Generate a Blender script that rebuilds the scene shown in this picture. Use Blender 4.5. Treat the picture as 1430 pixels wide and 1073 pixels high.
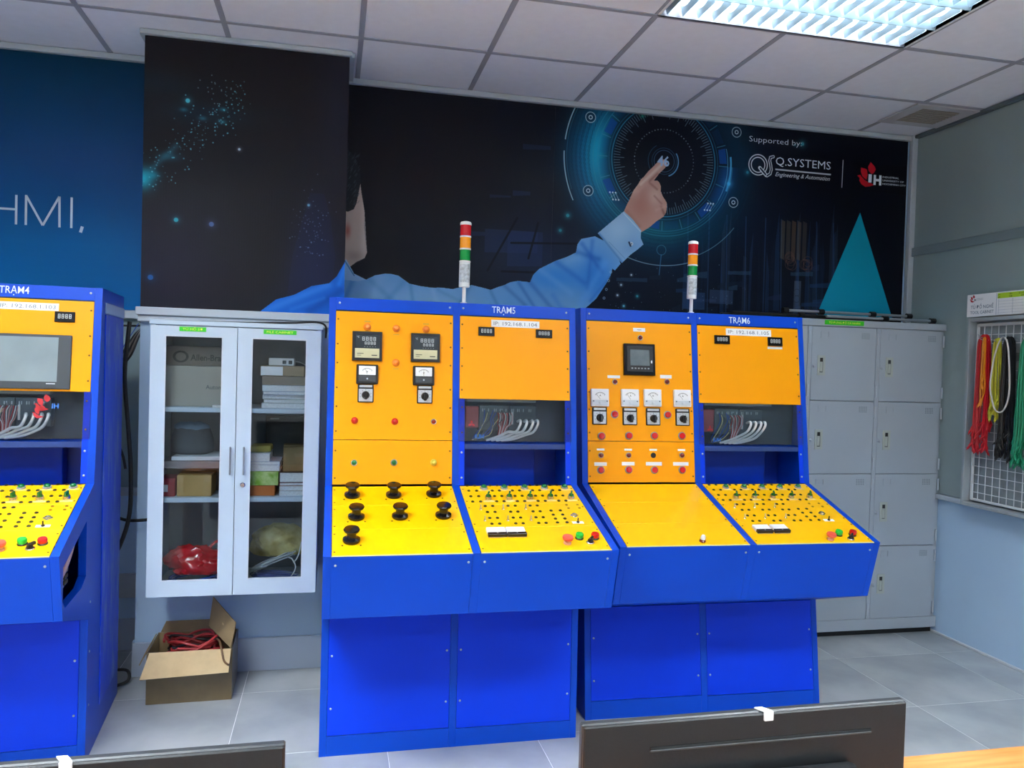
import bpy, bmesh, math, random
import numpy as np
from mathutils import Matrix, Vector, geometry
random.seed(7)
PI = math.pi
for o in list(bpy.data.objects): bpy.data.objects.remove(o)
SC = bpy.context.scene
COL = SC.collection

# ------------------------------------------------------------------ camera
CAM_P, CAM_Y, CAM_R, CAM_H, CAM_F = -0.024, 0.2201, 0.0289, 1.5049, 1121.9
fw = Vector((math.sin(CAM_Y)*math.cos(CAM_P), math.cos(CAM_Y)*math.cos(CAM_P), math.sin(CAM_P)))
rt = Vector((math.cos(CAM_Y), -math.sin(CAM_Y), 0)); up = rt.cross(fw)
r2 = math.cos(CAM_R)*rt + math.sin(CAM_R)*up; u2 = -math.sin(CAM_R)*rt + math.cos(CAM_R)*up
cd = bpy.data.cameras.new('camera'); cam = bpy.data.objects.new('camera', cd); COL.objects.link(cam)
m = Matrix.Identity(4)
for i in range(3): m[i][0], m[i][1], m[i][2] = r2[i], u2[i], -fw[i]
m[2][3] = CAM_H
cam.matrix_world = m
cd.sensor_fit = 'HORIZONTAL'; cd.sensor_width = 36; cd.lens = 36*CAM_F/1430; cd.clip_start = .05
SC.camera = cam
# ------------------------------------------------------------------ world, exposure
W = bpy.data.worlds.new('world'); SC.world = W; W.use_nodes = True
W.node_tree.nodes['Background'].inputs[0].default_value = (.97, .98, 1.0, 1)
W.node_tree.nodes['Background'].inputs[1].default_value = 0.62
SC.view_settings.view_transform = 'Standard'; SC.view_settings.look = 'None'
SC.view_settings.gamma = 1; SC.view_settings.use_curve_mapping = False
SC.view_settings.exposure = 0.43
LAMP_W = 160.0
H = 2.987           # ceiling
YD = 4.376          # back wall
YC = 4.0            # column face
XR = 3.5            # right wall
CX0, CX1 = -.871, .046
# ------------------------------------------------------------------ helpers
def srgb(h):
    h = h.lstrip('#'); c = [int(h[i:i+2], 16)/255 for i in (0, 2, 4)]
    return tuple(x/12.92 if x <= .04045 else ((x+.055)/1.055)**2.4 for x in c)
MATS = {}
def mat(name, col, rough=.5, metal=0, noise=0, nscale=8, bump=0, bscale=60, coat=0, emit=0, alpha=None, spec=.5, col2=None):
    if name in MATS: return MATS[name]
    M = bpy.data.materials.new(name); M.use_nodes = True; nt = M.node_tree; N = nt.nodes; L = nt.links
    b = N['Principled BSDF']; c = srgb(col) if isinstance(col, str) else col
    b.inputs['Base Color'].default_value = (*c, 1); b.inputs['Roughness'].default_value = rough
    b.inputs['Metallic'].default_value = metal; b.inputs['Specular IOR Level'].default_value = spec
    if coat: b.inputs['Coat Weight'].default_value = coat; b.inputs['Coat Roughness'].default_value = .12
    if emit: b.inputs['Emission Color'].default_value = (*c, 1); b.inputs['Emission Strength'].default_value = emit
    if noise or bump:
        tc = N.new('ShaderNodeTexCoord')
    if noise:
        n = N.new('ShaderNodeTexNoise'); n.inputs['Scale'].default_value = nscale; n.inputs['Detail'].default_value = 5
        L.new(tc.outputs['Object'], n.inputs['Vector'])
        r = N.new('ShaderNodeValToRGB'); L.new(n.outputs['Fac'], r.inputs['Fac'])
        c2 = srgb(col2) if col2 else tuple(min(1, x*(1+noise)) for x in c)
        c1 = c if col2 else tuple(x*(1-noise) for x in c)
        r.color_ramp.elements[0].color = (*c1, 1); r.color_ramp.elements[1].color = (*c2, 1)
        r.color_ramp.elements[0].position = .35; r.color_ramp.elements[1].position = .65
        L.new(r.outputs['Color'], b.inputs['Base Color'])
    if bump:
        n = N.new('ShaderNodeTexNoise'); n.inputs['Scale'].default_value = bscale; n.inputs['Detail'].default_value = 4
        L.new(tc.outputs['Object'], n.inputs['Vector'])
        bp = N.new('ShaderNodeBump'); bp.inputs['Strength'].default_value = bump; bp.inputs['Distance'].default_value = .004
        L.new(n.outputs['Fac'], bp.inputs['Height']); L.new(bp.outputs['Normal'], b.inputs['Normal'])
    MATS[name] = M; return M
def glass(name, tint=(.93, .96, .97), refl=1.0, rough=.02):
    if name in MATS: return MATS[name]
    M = bpy.data.materials.new(name); M.use_nodes = True; nt = M.node_tree; N = nt.nodes; L = nt.links
    N.remove(N['Principled BSDF']); o = N['Material Output']
    t = N.new('ShaderNodeBsdfTransparent'); t.inputs[0].default_value = (*tint, 1)
    g = N.new('ShaderNodeBsdfGlossy'); g.inputs['Roughness'].default_value = rough
    f = N.new('ShaderNodeFresnel'); f.inputs[0].default_value = 1.5
    mu = N.new('ShaderNodeMath'); mu.operation = 'MULTIPLY'; mu.inputs[1].default_value = refl; mu.use_clamp = True
    L.new(f.outputs[0], mu.inputs[0]); x = N.new('ShaderNodeMixShader')
    L.new(mu.outputs[0], x.inputs[0]); L.new(t.outputs[0], x.inputs[1]); L.new(g.outputs[0], x.inputs[2]); L.new(x.outputs[0], o.inputs[0])
    MATS[name] = M; return M

class MB:
    def __init__(s): s.v = []; s.f = []; s.mi = []; s.m = 0
    def add(s, vs, fs, M=None):
        o = len(s.v)
        s.v += [tuple(M @ Vector(p)) if M is not None else tuple(p) for p in vs]
        s.f += [tuple(i+o for i in f) for f in fs]; s.mi += [s.m]*len(fs); return s
    def box(s, x0, x1, y0, y1, z0, z1, M=None):
        vs = [(x, y, z) for z in (z0, z1) for y in (y0, y1) for x in (x0, x1)]
        return s.add(vs, [(0, 2, 3, 1), (4, 5, 7, 6), (0, 1, 5, 4), (2, 6, 7, 3), (0, 4, 6, 2), (1, 3, 7, 5)], M)
    def cbox(s, x0, x1, y0, y1, z0, z1, c=.004, M=None, seg=1):
        bm = bmesh.new(); bmesh.ops.create_cube(bm, size=1)
        for v in bm.verts: v.co = Vector(((x0+x1)/2+v.co.x*(x1-x0), (y0+y1)/2+v.co.y*(y1-y0), (z0+z1)/2+v.co.z*(z1-z0)))
        bmesh.ops.bevel(bm, geom=bm.edges[:], offset=c, segments=seg, affect='EDGES', profile=.5)
        bm.verts.index_update()
        s.add([v.co.copy() for v in bm.verts], [[v.index for v in f.verts] for f in bm.faces], M); bm.free(); return s
    def lathe(s, prof, n=16, M=None, a0=0):
        vs = []; fs = []
        for (r, z) in prof:
            for k in range(n):
                a = a0+2*PI*k/n; vs.append((r*math.cos(a), r*math.sin(a), z))
        for j in range(len(prof)-1):
            for k in range(n):
                a, b = j*n+k, j*n+(k+1) % n; fs.append((a, b, b+n, a+n))
        if prof[0][0] > 1e-6: fs.append(tuple(range(n-1, -1, -1)))
        if prof[-1][0] > 1e-6: fs.append(tuple((len(prof)-1)*n+k for k in range(n)))
        return s.add(vs, fs, M)
    def cyl(s, r, z0, z1, n=14, M=None): return s.lathe([(r, z0), (r, z1)], n, M)
    def rod(s, a, b, r, n=8):
        a = Vector(a); b = Vector(b); d = b-a
        q = Vector((0, 0, 1)).rotation_difference(d.normalized()).to_matrix().to_4x4()
        return s.cyl(r, 0, d.length, n, Matrix.Translation(a) @ q)
    def slab(s, w, h, t, r=.003, ch=.001, cx=0, cy=0, z0=0, M=None, n=3):
        def ring(w, h, r, z):
            out = []
            for (sx, sy, a) in ((1, 1, 0), (-1, 1, PI/2), (-1, -1, PI), (1, -1, 1.5*PI)):
                for k in range(n+1):
                    an = a+PI/2*k/n
                    out.append((cx+sx*(w/2-r)+r*math.cos(an), cy+sy*(h/2-r)+r*math.sin(an), z))
            return out
        vs = ring(w, h, r, z0)+ring(w, h, r, z0+t-ch)+ring(w-2*ch, h-2*ch, max(r-ch, .0002), z0+t); k = 4*(n+1); fs = []
        for j in (0, 1):
            for i in range(k): a, b = j*k+i, j*k+(i+1) % k; fs.append((a, b, b+k, a+k))
        fs.append(tuple(range(k-1, -1, -1))); fs.append(tuple(2*k+i for i in range(k)))
        return s.add(vs, fs, M)
    def prism(s, poly, z0, z1, holes=(), M=None):
        loops = [list(poly)]+[list(h) for h in holes]
        def area(p): return sum(p[i][0]*p[(i+1) % len(p)][1]-p[(i+1) % len(p)][0]*p[i][1] for i in range(len(p)))
        if area(loops[0]) < 0: loops[0].reverse()
        for h in loops[1:]:
            if area(h) > 0: h.reverse()
        tri = geometry.tessellate_polygon([[Vector((p[0], p[1], 0)) for p in l] for l in loops])
        flat = [p for l in loops for p in l]; n = len(flat)
        vs = [(p[0], p[1], z0) for p in flat]+[(p[0], p[1], z1) for p in flat]; fs = []
        for t in tri:
            a, b, c = (Vector((*flat[i], 0)) for i in t)
            if (b-a).cross(c-a).z < 0: t = (t[0], t[2], t[1])
            fs.append((t[2], t[1], t[0])); fs.append(tuple(i+n for i in t))
        o = 0
        for l in loops:
            k = len(l)
            for i in range(k): a, b = o+i, o+(i+1) % k; fs.append((a, b, b+n, a+n))
            o += k
        return s.add(vs, fs, M)
    def tube(s, pts, r, n=6, sub=4, M=None, taper=None):
        P = [Vector(p) for p in pts]
        if sub > 1 and len(P) > 2:
            Q = []
            for i in range(len(P)-1):
                p0 = P[max(i-1, 0)]; p1 = P[i]; p2 = P[i+1]; p3 = P[min(i+2, len(P)-1)]
                for k in range(sub):
                    t = k/sub
                    Q.append(.5*((2*p1)+(p2-p0)*t+(2*p0-5*p1+4*p2-p3)*t*t+(3*p1-p0-3*p2+p3)*t**3))
            Q.append(P[-1]); P = Q
        vs = []; fs = []; ref = None
        for i, p in enumerate(P):
            d = (P[min(i+1, len(P)-1)]-P[max(i-1, 0)])
            d = d.normalized() if d.length > 1e-9 else Vector((0, 0, 1))
            if ref is None: ref = Vector((0, 0, 1)) if abs(d.z) < .9 else Vector((1, 0, 0))
            a = d.cross(ref)
            if a.length < 1e-4: a = d.cross(Vector((.3, 1, .2)))
            a.normalize(); b = d.cross(a).normalized(); ref = a.cross(d)
            for k in range(n):
                an = 2*PI*k/n; vs.append(p+(a*math.cos(an)+b*math.sin(an))*r)
        for i in range(len(P)-1):
            for k in range(n): x, y = i*n+k, i*n+(k+1) % n; fs.append((x, y, y+n, x+n))
        fs.append(tuple(range(n-1, -1, -1))); fs.append(tuple((len(P)-1)*n+k for k in range(n)))
        return s.add(vs, fs, M)
    def mesh(s, name, *mats, sharp=35):
        me = bpy.data.meshes.new(name); me.from_pydata(s.v, [], s.f)
        for m_ in mats: me.materials.append(m_)
        me.polygons.foreach_set('material_index', s.mi)
        me.polygons.foreach_set('use_smooth', [True]*len(s.f))
        me.update(); me.set_sharp_from_angle(angle=math.radians(sharp))
        return me
T = Matrix.Translation
def RZ(a): return Matrix.Rotation(a, 4, 'Z')
def RX(a): return Matrix.Rotation(a, 4, 'X')
def RY(a): return Matrix.Rotation(a, 4, 'Y')
def ob(name, me, parent=None, M=None, label=None, cat=None, group=None, kind=None):
    o = bpy.data.objects.new(name, me); COL.objects.link(o)
    if parent is not None: o.parent = parent
    if M is not None: o.matrix_basis = M
    if label: o['label'] = label
    if cat: o['category'] = cat
    if group: o['group'] = group
    if kind: o['kind'] = kind
    return o
def thing(name, label, cat, M=None, group=None): return ob(name, None, None, M, label, cat, group)
def frame(o, ex, ey):
    ex = Vector(ex).normalized(); ey = Vector(ey).normalized(); ez = ex.cross(ey); m = Matrix.Identity(4)
    for i in range(3): m[i][0], m[i][1], m[i][2], m[i][3] = ex[i], ey[i], ez[i], o[i]
    return m
def backF(x, y, z): return frame((x, y, z), (1, 0, 0), (0, 0, 1))     # faces the room (-Y)
def rightF(x, y, z): return frame((x, y, z), (0, -1, 0), (0, 0, 1))   # on the right wall, faces -X
CACHE = {}
def cached(key, fn):
    if key not in CACHE: CACHE[key] = fn()
    return CACHE[key]
def text_mesh(s, h, m_, w=None, bold=0.0, depth=.0006, align='C', shear=0.0):
    """flat lettering, cap height h, centred (or left aligned) in its local XY plane"""
    c = bpy.data.curves.new('lettering', 'FONT'); c.body = s; c.size = 1; c.offset = bold; c.extrude = 0; c.shear = shear; c.resolution_u = 2
    o = bpy.data.objects.new('lettering', c); COL.objects.link(o)
    dg = bpy.context.evaluated_depsgraph_get(); me = bpy.data.meshes.new_from_object(o.evaluated_get(dg))
    bpy.data.objects.remove(o); bpy.data.curves.remove(c)
    n = len(me.vertices); co = np.zeros(n*3); me.vertices.foreach_get('co', co); co = co.reshape(-1, 3)
    if n == 0: return me
    k = h/.70
    co[:, :2] *= k
    x0, x1 = co[:, 0].min(), co[:, 0].max()
    if w: co[:, 0] = (co[:, 0]-x0)*(w/(x1-x0)); x0, x1 = 0, w
    else: co[:, 0] -= x0; x1 -= x0; x0 = 0
    if align == 'C': co[:, 0] -= x1/2; co[:, 1] -= h/2
    co[:, 2] = depth
    me.vertices.foreach_set('co', co.ravel()); me.materials.clear(); me.materials.append(m_); me.update()
    return me
SEG = {'8': 'abcdefg', '0': 'abcdef', '1': 'bc', '7': 'abc'}
def digits_mesh(s, w, h, m_):
    b = MB(); n = len(s); cw = w/n; t = h*.12; gw = cw*.66
    for i, ch in enumerate(s):
        x0 = -w/2+i*cw+cw*.17
        R = {'a': (0, gw, h-t, h), 'd': (0, gw, 0, t), 'g': (0, gw, h/2-t/2, h/2+t/2), 'f': (0, t, h/2+t*.6, h-t*1.2),
             'e': (0, t, t*1.2, h/2-t*.6), 'b': (gw-t, gw, h/2+t*.6, h-t*1.2), 'c': (gw-t, gw, t*1.2, h/2-t*.6)}
        for k in SEG[ch]:
            a = R[k]; b.box(x0+a[0], x0+a[1], a[2]-h/2, a[3]-h/2, 0, .0005)
    return b.mesh('digits', m_)
# ------------------------------------------------------------------ materials
BLUE = mat('blue enamel', '#0043BC', .38, noise=.05, nscale=3, bump=.05, bscale=180, spec=.22)
BLUE2 = mat('blue enamel panel', '#003ADA', .36, noise=.04, nscale=2, bump=.05, bscale=160, spec=.2)
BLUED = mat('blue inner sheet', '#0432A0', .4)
YEL = mat('yellow panel', '#F9A000', .36, noise=.02, nscale=2, spec=.2, bump=.03, bscale=200)
YEL2 = mat('yellow console plate', '#FBBC00', .34, noise=.02, nscale=2, spec=.25, bump=.03, bscale=200)
YEDGE = mat('bare panel edge', '#E9DFA0', .5)
BLACK = mat('black plastic', '#0E0E10', .35)
BLACKG = mat('gloss black', '#08080A', .12)
DGREY = mat('dark grey plastic', '#3A3F43', .4)
MGREY = mat('grey plastic', '#8C9296', .5)
WHITEP = mat('white plastic', '#E8EAEC', .45)
SILV = mat('brushed plate', '#C9CCCF', .35, metal=.5)
CHROME = mat('chrome', '#D5D8DA', .2, metal=1)
STEEL = mat('steel screw', '#B8BEC6', .35, metal=.8)
DSCREW = mat('dark screw', '#6A4A10', .5, metal=.4)
RED = mat('red plastic', '#C8100F', .25, coat=.4)
REDD = mat('dark red lens', '#6E0C0A', .18, coat=.5)
ORL = mat('orange lens', '#F0842A', .25, coat=.4)
GRN = mat('green lens', '#0B6B33', .2, coat=.5)
GRNB = mat('bright green button', '#14B83A', .3, coat=.3)
PINK = mat('faded red button', '#E2543F', .35)
YLENS = mat('pale yellow lens', '#D8C84A', .25, coat=.4)
CREAM = mat('cream label', '#C9C39C', .5)
PAPER = mat('white paper', '#EEF0F2', .6)
INK = mat('black ink', '#15161A', .6)
LCD = mat('grey screen', '#7F8C92', .18, noise=.08, nscale=6, coat=.4)
DIGIT = mat('digit segments', '#C4CBCB', .5)
LETTER = mat('white lettering', '#DCE8F4', .5)
LGREEN = mat('green label', '#35C81E', .5)
PERSPEX = glass('clear acrylic', (.86, .90, .93), .8, .03)
GLASS = glass('cabinet glass', (.84, .88, .90), .45, .01)
LOCK = mat('grey locker enamel', '#A8B1BA', .42, noise=.03, nscale=2)
CABW = mat('white grey laminate', '#BFCFDD', .45, noise=.03, nscale=4)
CABI = mat('cabinet interior', '#8A949C', .6)
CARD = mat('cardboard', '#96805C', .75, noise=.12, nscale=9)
CARDL = mat('cardboard inside', '#C2A87E', .8, noise=.06, nscale=20)
WIREW = mat('white cable', '#D6DADC', .45)
WIREB = mat('black cable', '#0F1012', .5)
WIRER = mat('red cable', '#B0141A', .45)
WIREBL = mat('blue cable', '#1B4FB0', .45)

# ================================================================== structure
# floor of 60 cm tiles
floor = ob('floor', MB().box(-4.2, XR+.1, -3.2, YD+.1, -.06, -.0012).mesh('floor', mat('tile grout', '#E4E6E6', .8)), kind='structure')
FT = mat('polished floor tile', '#9DA3A6', .18, noise=.07, nscale=2.2, col2='#B9BDBE')
ft = MB().slab(.597, .597, .006, .001, .0008, z0=-.006, n=1).mesh('tile', FT)
xs = [-.06+.6*k for k in range(-7, 7)]; ys = [3.43+.6-.6*k for k in range(-1, 12)]
for x in xs:
    for y in ys:
        w0, w1 = max(x-.2985, -4.19), min(x+.2985, XR-.001); v0, v1 = max(y-.2985, -3.19), min(y+.2985, YD-.001)
        if w1-w0 < .02 or v1-v0 < .02: continue
        if w1-w0 > .596 and v1-v0 > .596: ob('tile', ft, floor, T((x, y, 0)))
        else: ob('tile', MB().slab(w1-w0, v1-v0, .006, .001, .0008, (w0+w1)/2, (v0+v1)/2, -.006, n=1).mesh('tile', FT), floor)
# walls: plaster below, grey-green glazed panels above a metal dado
BLUEW = mat('pale blue wall paint', '#B9D6F0', .55, noise=.02, nscale=3, bump=.05)
PANELW = mat('grey green wall panel', '#94A5A5', .34, noise=.06, nscale=1.2)
TRIM = mat('grey metal trim', '#B4BEC6', .4)
SKIRT = mat('grey skirting tile', '#B2C0D2', .3)
wb = ob('wall_back', MB().box(-4.2, XR+.1, YD, YD+.12, 0, H+.15).mesh('wall', BLUEW), kind='structure')
b = MB()
b.box(-4.2, CX0-.01, YD-.008, YD, .83, 1.70); ob('wall_panel', b.mesh('wall_panel', mat('pale green wall panel', '#8FA3A5', .35)), wb)
b = MB(); b.box(-4.2, CX0, YD-.03, YD, .79, .83); b.box(-4.2, CX0, YD-.02, YD, .27, .39); ob('dado_rail', b.mesh('dado', TRIM), wb)
wr = ob('wall_right', MB().box(XR, XR+.12, -3.2, YD, 0, H+.15).mesh('wall', BLUEW), kind='structure')
yy = YD-.03
for k in range(6):
    y1 = YD-.045-k*1.22; y0 = y1-1.212
    ob('wall_panel', MB().cbox(XR-.012, XR, y0, y1, 2.295, H-.02, .002).mesh('wall_panel', PANELW), wr)
    ob('wall_panel', MB().cbox(XR-.012, XR, y0, y1, .822, 2.245, .002).mesh('wall_panel', PANELW), wr)
b = MB(); b.cbox(XR-.03, XR, -3.2, YD, .79, .82, .004); ob('dado_rail', b.mesh('dado', TRIM), wr)
b = MB(); b.cbox(XR-.026, XR, -3.2, YD, 2.243, 2.297, .004); ob('wall_rail', b.mesh('rail', mat('grey green trim', '#7E8E90', .4)), wr)
b = MB(); b.cbox(XR-.045, XR, YD-.045, YD-.012, 1.7, H, .003); ob('trim_1', b.mesh('trim', TRIM), kind='structure')
b = MB(); b.cbox(XR-.04, XR, -3.2, YD-.05, H-.02, H, .003); ob('trim_2', b.mesh('trim', mat('dark ceiling angle', '#59666A', .5)), kind='structure')
wf = ob('wall_front', MB().box(-4.2, XR+.1, -3.32, -3.2, 0, H+.15).mesh('wall', mat('cream rear wall', '#E4E2DC', .7)), kind='structure')
wl_ = ob('wall_left', MB().box(-4.32, -4.2, -3.2, YD, 0, H+.15).mesh('wall', mat('cream rear wall', '#E4E2DC', .7)), kind='structure')
# column
colm = ob('wall_column', MB().box(CX0, CX1, YC, YD, 0, H).mesh('column', BLUEW), kind='structure')
b = MB(); b.cbox(CX0-.008, CX1+.008, YC-.012, YC, .0, .16, .002); b.box(CX0-.012, CX0, YC, YD, 0, .16); b.box(CX1, CX1+.012, YC, YD, 0, .16)
ob('baseboard_column', b.mesh('skirting', SKIRT), kind='structure')
b = MB(); b.cbox(CX1+.012, XR, YD-.012, YD, 0, .16, .002); b.cbox(-4.2, CX0-.012, YD-.012, YD, 0, .16, .002); ob('baseboard_back', b.mesh('skirting', SKIRT), kind='structure')
b = MB(); b.cbox(XR-.012, XR, -3.2, YD-.012, 0, .012, .002); ob('baseboard_right', b.mesh('skirting', mat('white joint', '#D2DAE2', .5)), kind='structure')
# cable trunking ledge below the prints
WLED = mat('white trunking', '#CCD4DC', .5)
t = thing('cable_trunking', 'white cable trunking running along the column under the dark printed panel', 'trunking')
b = MB(); b.cbox(CX0-.012, CX1+.03, YC-.05, YC-.001, 1.685, 1.7215, .003); b.cbox(CX0-.006, CX1+.02, YC-.035, YC-.001, 1.655, 1.684, .003); ob('trunking_body', b.mesh('trunk', WLED), t)
t = thing('cable_trunking', 'white cable trunking on the back wall under the blue print', 'trunking'); b = MB(); b.cbox(-4.1, CX0-.014, YD-.045, YD-.001, 1.68, 1.72, .003); ob('trunking_body', b.mesh('trunk', WLED), t)
# ceiling: grid of 60 cm tiles
ceil = ob('ceiling', MB().box(-4.2, XR+.1, -3.2, YD+.1, H+.10, H+.15).mesh('ceiling', mat('ceiling void', '#8A8A90', .9)), kind='structure')
CT = mat('ceiling tile', '#ECEFFA', .8, noise=.015, nscale=20, bump=.15, bscale=150)
TB = mat('ceiling tee bar', '#9FA2B0', .55)
gx = [.693+.6*k for k in range(-8, 5)]; gy = [3.807-.6*k for k in range(-1, 12)]
lights = [(1.293, 2.607), (-1.707, 1.407), (1.293, .207), (-1.707, .207), (1.293, -2.193), (-1.707, -2.193)]
def in_light(x, y): return any(a-.01 < x < a+1.21 and c-.01 < y < c+.61 for a, c in lights)
vent_c = (3.263, 3.975)
XE = [-4.19]+gx+[XR]; YE = sorted([YD]+[g for g in gy if g < YD]+[-3.19])
ctm = MB().box(-.292, .292, -.292, .292, 0, .012).mesh('ceiling_tile', CT)
for i in range(len(XE)-1):
    for j in range(len(YE)-1):
        x0, x1, y0, y1 = XE[i], XE[i+1], YE[j], YE[j+1]; cx, cy = (x0+x1)/2, (y0+y1)/2
        if x1-x0 < .05 or y1-y0 < .05 or in_light(cx, cy): continue
        if abs(x1-x0-.6) < .001 and abs(y1-y0-.6) < .001: ob('ceiling_tile', ctm, ceil, T((cx, cy, H+.004)))
        else: ob('ceiling_tile', MB().box(x0+.008, x1-.004, y0+.008, y1-.004, 0, .012).mesh('ceiling_tile', CT), ceil, T((0, 0, H+.004)))
b = MB()
for y in YE[1:-1]: ob('tee_bar', MB().box(-4.19, XR, y-.012, y+.012, H, H+.03).mesh('tee_bar', TB), ceil)
for x in XE[1:-1]:
    segs = [-3.19]+[c for a, c0 in lights if a < x-.1 < a+1.1 for c in (c0, c0+.6)]+[YD]; segs.sort()
    b = MB()
    for k in range(0, len(segs)-1, 2): b.box(x-.012, x+.012, segs[k], segs[k+1], H+.0005, H+.03)
    ob('tee_bar', b.mesh('tee_bar', TB), ceil)
b = MB(); b.cbox(CX1, XR, YD-.03, YD, H-.028, H, .002); b.cbox(-4.2, CX0, YD-.03, YD, H-.028, H, .002)
b.cbox(CX0-.02, CX1+.012, YC-.024, YC, H-.022, H, .002); b.cbox(CX1, CX1+.024, YC, YD-.03, H-.022, H, .002); b.cbox(CX0-.024, CX0, YC, YD-.03, H-.022, H, .002)
ob('trim_3', b.mesh('wall angle', TRIM), kind='structure')
# ceiling lights
def light_fixture(x, y, label, near):
    t = thing('ceiling_light', label, 'ceiling light', T((x, y, H)), None)
    wm = mat('light housing', '#F2F4F6', .35); al = mat('louvre aluminium', '#A9C2D0', .3, metal=.35)
    b = MB(); b.box(.0, 1.2, .0, .012, .0, .08); b.box(.0, 1.2, .588, .6, .0, .08); b.box(0, .012, .012, .588, 0, .08); b.box(1.188, 1.2, .012, .588, 0, .08); b.box(0, 1.2, 0, .6, .08, .084)
    ob('housing', b.mesh('housing', wm), t)
    for k in range(3):
        yc = .1+.2*k
        tb = MB(); tb.cyl(.013, .03, 1.17, 12, T((0, yc, .062)) @ RY(PI/2))
        ob('tube', tb.mesh('tube', mat('fluorescent tube', '#F4FAFF', .4, emit=4.0)), t)
    for k in range(4):
        yc = .2*k
        yc = min(max(yc, .014), .586)
        b = MB(); b.add([(.012, yc-.002, 0), (1.188, yc-.002, 0), (1.188, yc-.02, .05), (.012, yc-.02, .05), (.012, yc+.002, 0), (1.188, yc+.002, 0), (1.188, yc+.02, .05), (.012, yc+.02, .05)],
              [(0, 1, 2, 3), (5, 4, 7, 6), (0, 4, 5, 1)])
        if 0 < k < 3: ob('louvre_rail', b.mesh('louvre_rail', al), t)
    for k in range(3):
        y0, y1 = .2*k+.02, .2*k+.18; n = 17
        def fin():
            # curved blade: low in the middle of the lamp bay, wide towards the tube, V section
            b = MB(); vs = []; fs = []
            for s_, q in ((-1, 0), (1, 0)):
                o = len(vs)
                for i in range(9):
                    t_ = i/8; yy_ = y0+(y1-y0)*t_; dz = .044-.030*(1-(2*t_-1)**2)
                    vs += [(s_*.0012, yy_, 0), (s_*.016, yy_, dz+.004)]
                for i in range(8):
                    a = o+2*i; fs.append((a, a+1, a+3, a+2) if s_ > 0 else (a, a+2, a+3, a+1))
            b.add(vs, fs); return b.mesh('louvre_blade', al)
        me = fin()
        for i in range(n):
            ob('louvre_blade', me, t, T((.04+1.12*i/(n-1), 0, .002)))
    ld = bpy.data.lights.new('lamp', 'AREA'); ld.shape = 'RECTANGLE'; ld.size = 1.1; ld.size_y = .5; ld.energy = LAMP_W*(.11 if near else 1); ld.color = (.95, .98, 1.0); ld.spread = PI*.95
    lo = bpy.data.objects.new('lamp_light', ld); COL.objects.link(lo); lo.parent = t; lo.location = (.6, .3, .078)
for i, (x, y) in enumerate(lights):
    light_fixture(x, y, ['recessed louvred fluorescent ceiling light at top right of view', 'louvred ceiling light over the left station, just above the view',
        'louvred ceiling light above the camera to the right', 'louvred ceiling light above the camera to the left', 'louvred ceiling light far behind the camera to the right', 'louvred ceiling light far behind the camera to the left'][i], i == 0)
# ceiling vent
t = thing('ceiling_vent', 'square ceiling air vent with a dark filter beside the right wall', 'vent', T((3.262, 3.98, H-.001)))
b = MB(); b.prism([(-.20, -.165), (.20, -.165), (.20, .165), (-.20, .165)], -.008, 0, [[(-.125, -.115), (.125, -.115), (.125, .115), (-.125, .115)]]); ob('vent_frame', b.mesh('vent_frame', mat('vent frame', '#BDBFC6', .5)), t)
ob('vent_filter', MB().box(-.125, .125, -.115, .115, -.004, 0).mesh('vent_filter', mat('vent filter', '#8C867F', .9, noise=.1, nscale=90)), t)
for k in range(9): ob('vent_slat', MB().box(-.125, .125, -.115+.0256*k, -.112+.0256*k, -.0075, -.002).mesh('vent_slat', mat('vent slat', '#9C968E', .7)), t)
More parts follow.
